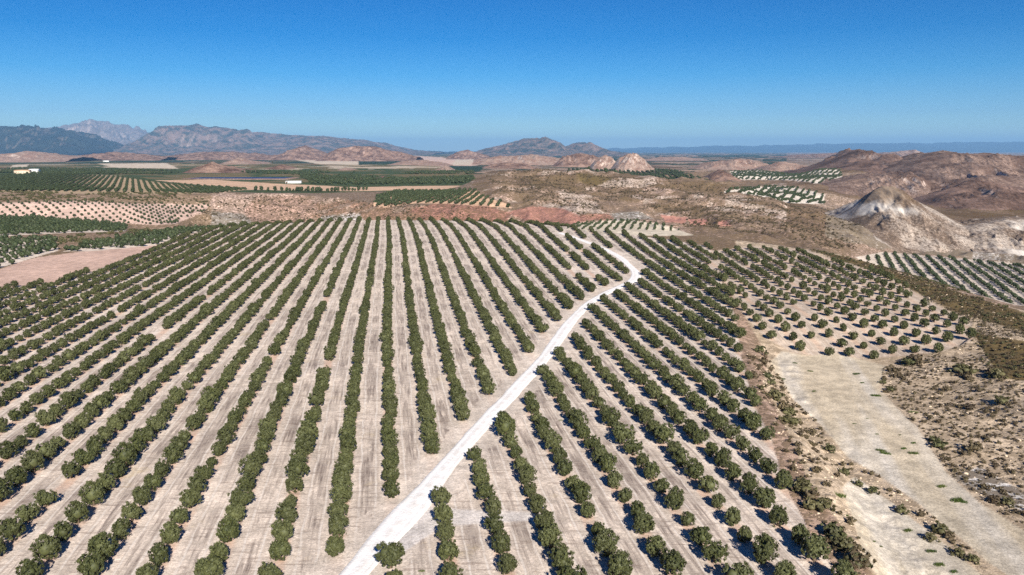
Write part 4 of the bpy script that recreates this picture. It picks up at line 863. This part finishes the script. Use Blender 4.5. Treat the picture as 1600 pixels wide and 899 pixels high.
house(54, 271.5, 16, 14, 7, 'white walled barn beside the sandy farm building', M_WHITE, M_METALROOF, name='barn', rot=0.1)
house(459, 286.5, 24, 8, 2.6, 'long low white shed at the edge of the tan field', M_WHITE, M_METALROOF, name='farm_shed', nwin=6)
house(781, 261, 20, 12, 5, 'small white farmhouse on the ridge near the twin peaks', M_WHITE, M_ROOF, nwin=3)
house(166, 253, 34, 14, 5, 'distant white farmhouse beside a pale field', M_WHITE, M_METALROOF, nwin=3)
house(58, 249, 36, 14, 5, 'distant white farm at the foot of the wooded mountain', M_WHITE, M_METALROOF, nwin=3)

def reservoir():
    g = NB('reservoir_water'); g.put(g.b.inputs['Base Color'], lin(16, 46, 92)); g.b.inputs['Roughness'].default_value = 0.35; g.b.inputs['Specular IOR Level'].default_value = 0.1
    g.bump(g.noise(g.pos(), 0.6, 3), 0.1, 0.1)
    pts = [hit(px, py, 1000, 4000) for px, py in ((300, 280.5), (446, 282.5))]
    Y0 = 1430; x0 = (296 - 800) / F * Y0; x1 = (446 - 800) / F * Y0
    z = max(float(terrain(np.array([x]), np.array([Y0 + q]))[0]) for x in np.linspace(x0, x1, 8) for q in (0, 60, 120)) + 1.2
    v, f = box(x0, x1, Y0 + 3, Y0 + 70, z - 2, z); me = np_mesh('reservoir', v, f); o = mesh_obj('reservoir', me, [g.m]); tag(o, 'deep blue irrigation reservoir', 'water', kind='structure')
    n = 80; V = []; 
    per = np.array([(x0, Y0), (x1, Y0), (x1, Y0 + 73), (x0, Y0 + 73)], float); cen = per.mean(0)
    rings = [(1.0, z - .5, 3), (1.0, z + .05, 0), (1.0, z + .05, -4), (1.0, z - 6, -22)]
    for (x, y) in per:
        d = np.sign(np.array((x, y)) - cen)
        for _, zz, off in rings: V.append((x - d[0] * off, y - d[1] * off, zz))
    Fc = []
    for i in range(4):
        j = (i + 1) % 4
        for q in range(3): Fc.append((i * 4 + q, i * 4 + q + 1, j * 4 + q + 1, j * 4 + q))
    me = np_mesh('embankment', np.array(V), np.array(Fc)); o = mesh_obj('embankment', me, [M_PALE]); tag(o, 'pale earth bank round the reservoir', 'embankment', kind='structure')
reservoir()

# dark trees lining the lane along the tan field
TR_ME = []
for i in range(3):
    rg = np.random.default_rng(900 + i); lb = [(0, 0, 2.2, 1.5), (.3, .2, 3.6, 1.1), (-.3, .1, 1.6, 1.3)]
    v, t, q = leafy(900 + i, lb, 500, 0.4); me = np_mesh('lane_tree_crown', v, [t, q]); me.materials.append(M_LEAF_FAR); TR_ME.append(me)
LT_v, LT_f = limb([(0, 0, -.6), (0, 0, 1.0), (.1, 0, 2.4)], [.25, .2, .1], 5); LT = np_mesh('lane_tree_trunk', LT_v, LT_f); LT.materials.append(M_BARK)
for i in range(34):
    px = 402 + i * 5.2 + RG.uniform(-2, 2); Yt = 965 + 10 * math.sin(i); X = (px - 800) / F * Yt; z = float(terrain(np.array([X]), np.array([Yt]))[0])
    if i < 8 and i % 2: continue
    e = bpy.data.objects.new('lane_tree', None); COL.objects.link(e); e.location = (X, Yt, z); s = RG.uniform(.8, 1.5); e.scale = (s, s, s); e.rotation_euler = (0, 0, RG.uniform(0, 6.28))
    tag(e, 'dark tree in the line between the tan field and the gully', 'tree', 'dark trees lining the tan field')
    for nm, m in (('trunk', LT), ('crown', TR_ME[i % 3])):
        o = bpy.data.objects.new(nm, m); COL.objects.link(o); o.parent = e

# ------------------------------------------------------------------ the air
hz = bpy.data.materials.new('haze_air'); hz.use_nodes = True; t = hz.node_tree; t.nodes.clear()
ho = t.nodes.new('ShaderNodeOutputMaterial'); pv = t.nodes.new('ShaderNodeVolumePrincipled')
pv.inputs['Color'].default_value = (0.32, 0.62, 1.0, 1); pv.inputs['Density'].default_value = 3.2e-5; pv.inputs['Anisotropy'].default_value = 0.0
t.links.new(pv.outputs[0], ho.inputs['Volume'])
v, f = box(-72000, 72000, -72000, 72000, -90, 1080); me = np_mesh('haze', v, f); o = mesh_obj('haze', me, [hz]); tag(o, 'thin blue summer haze over the plain', 'haze', kind='stuff')
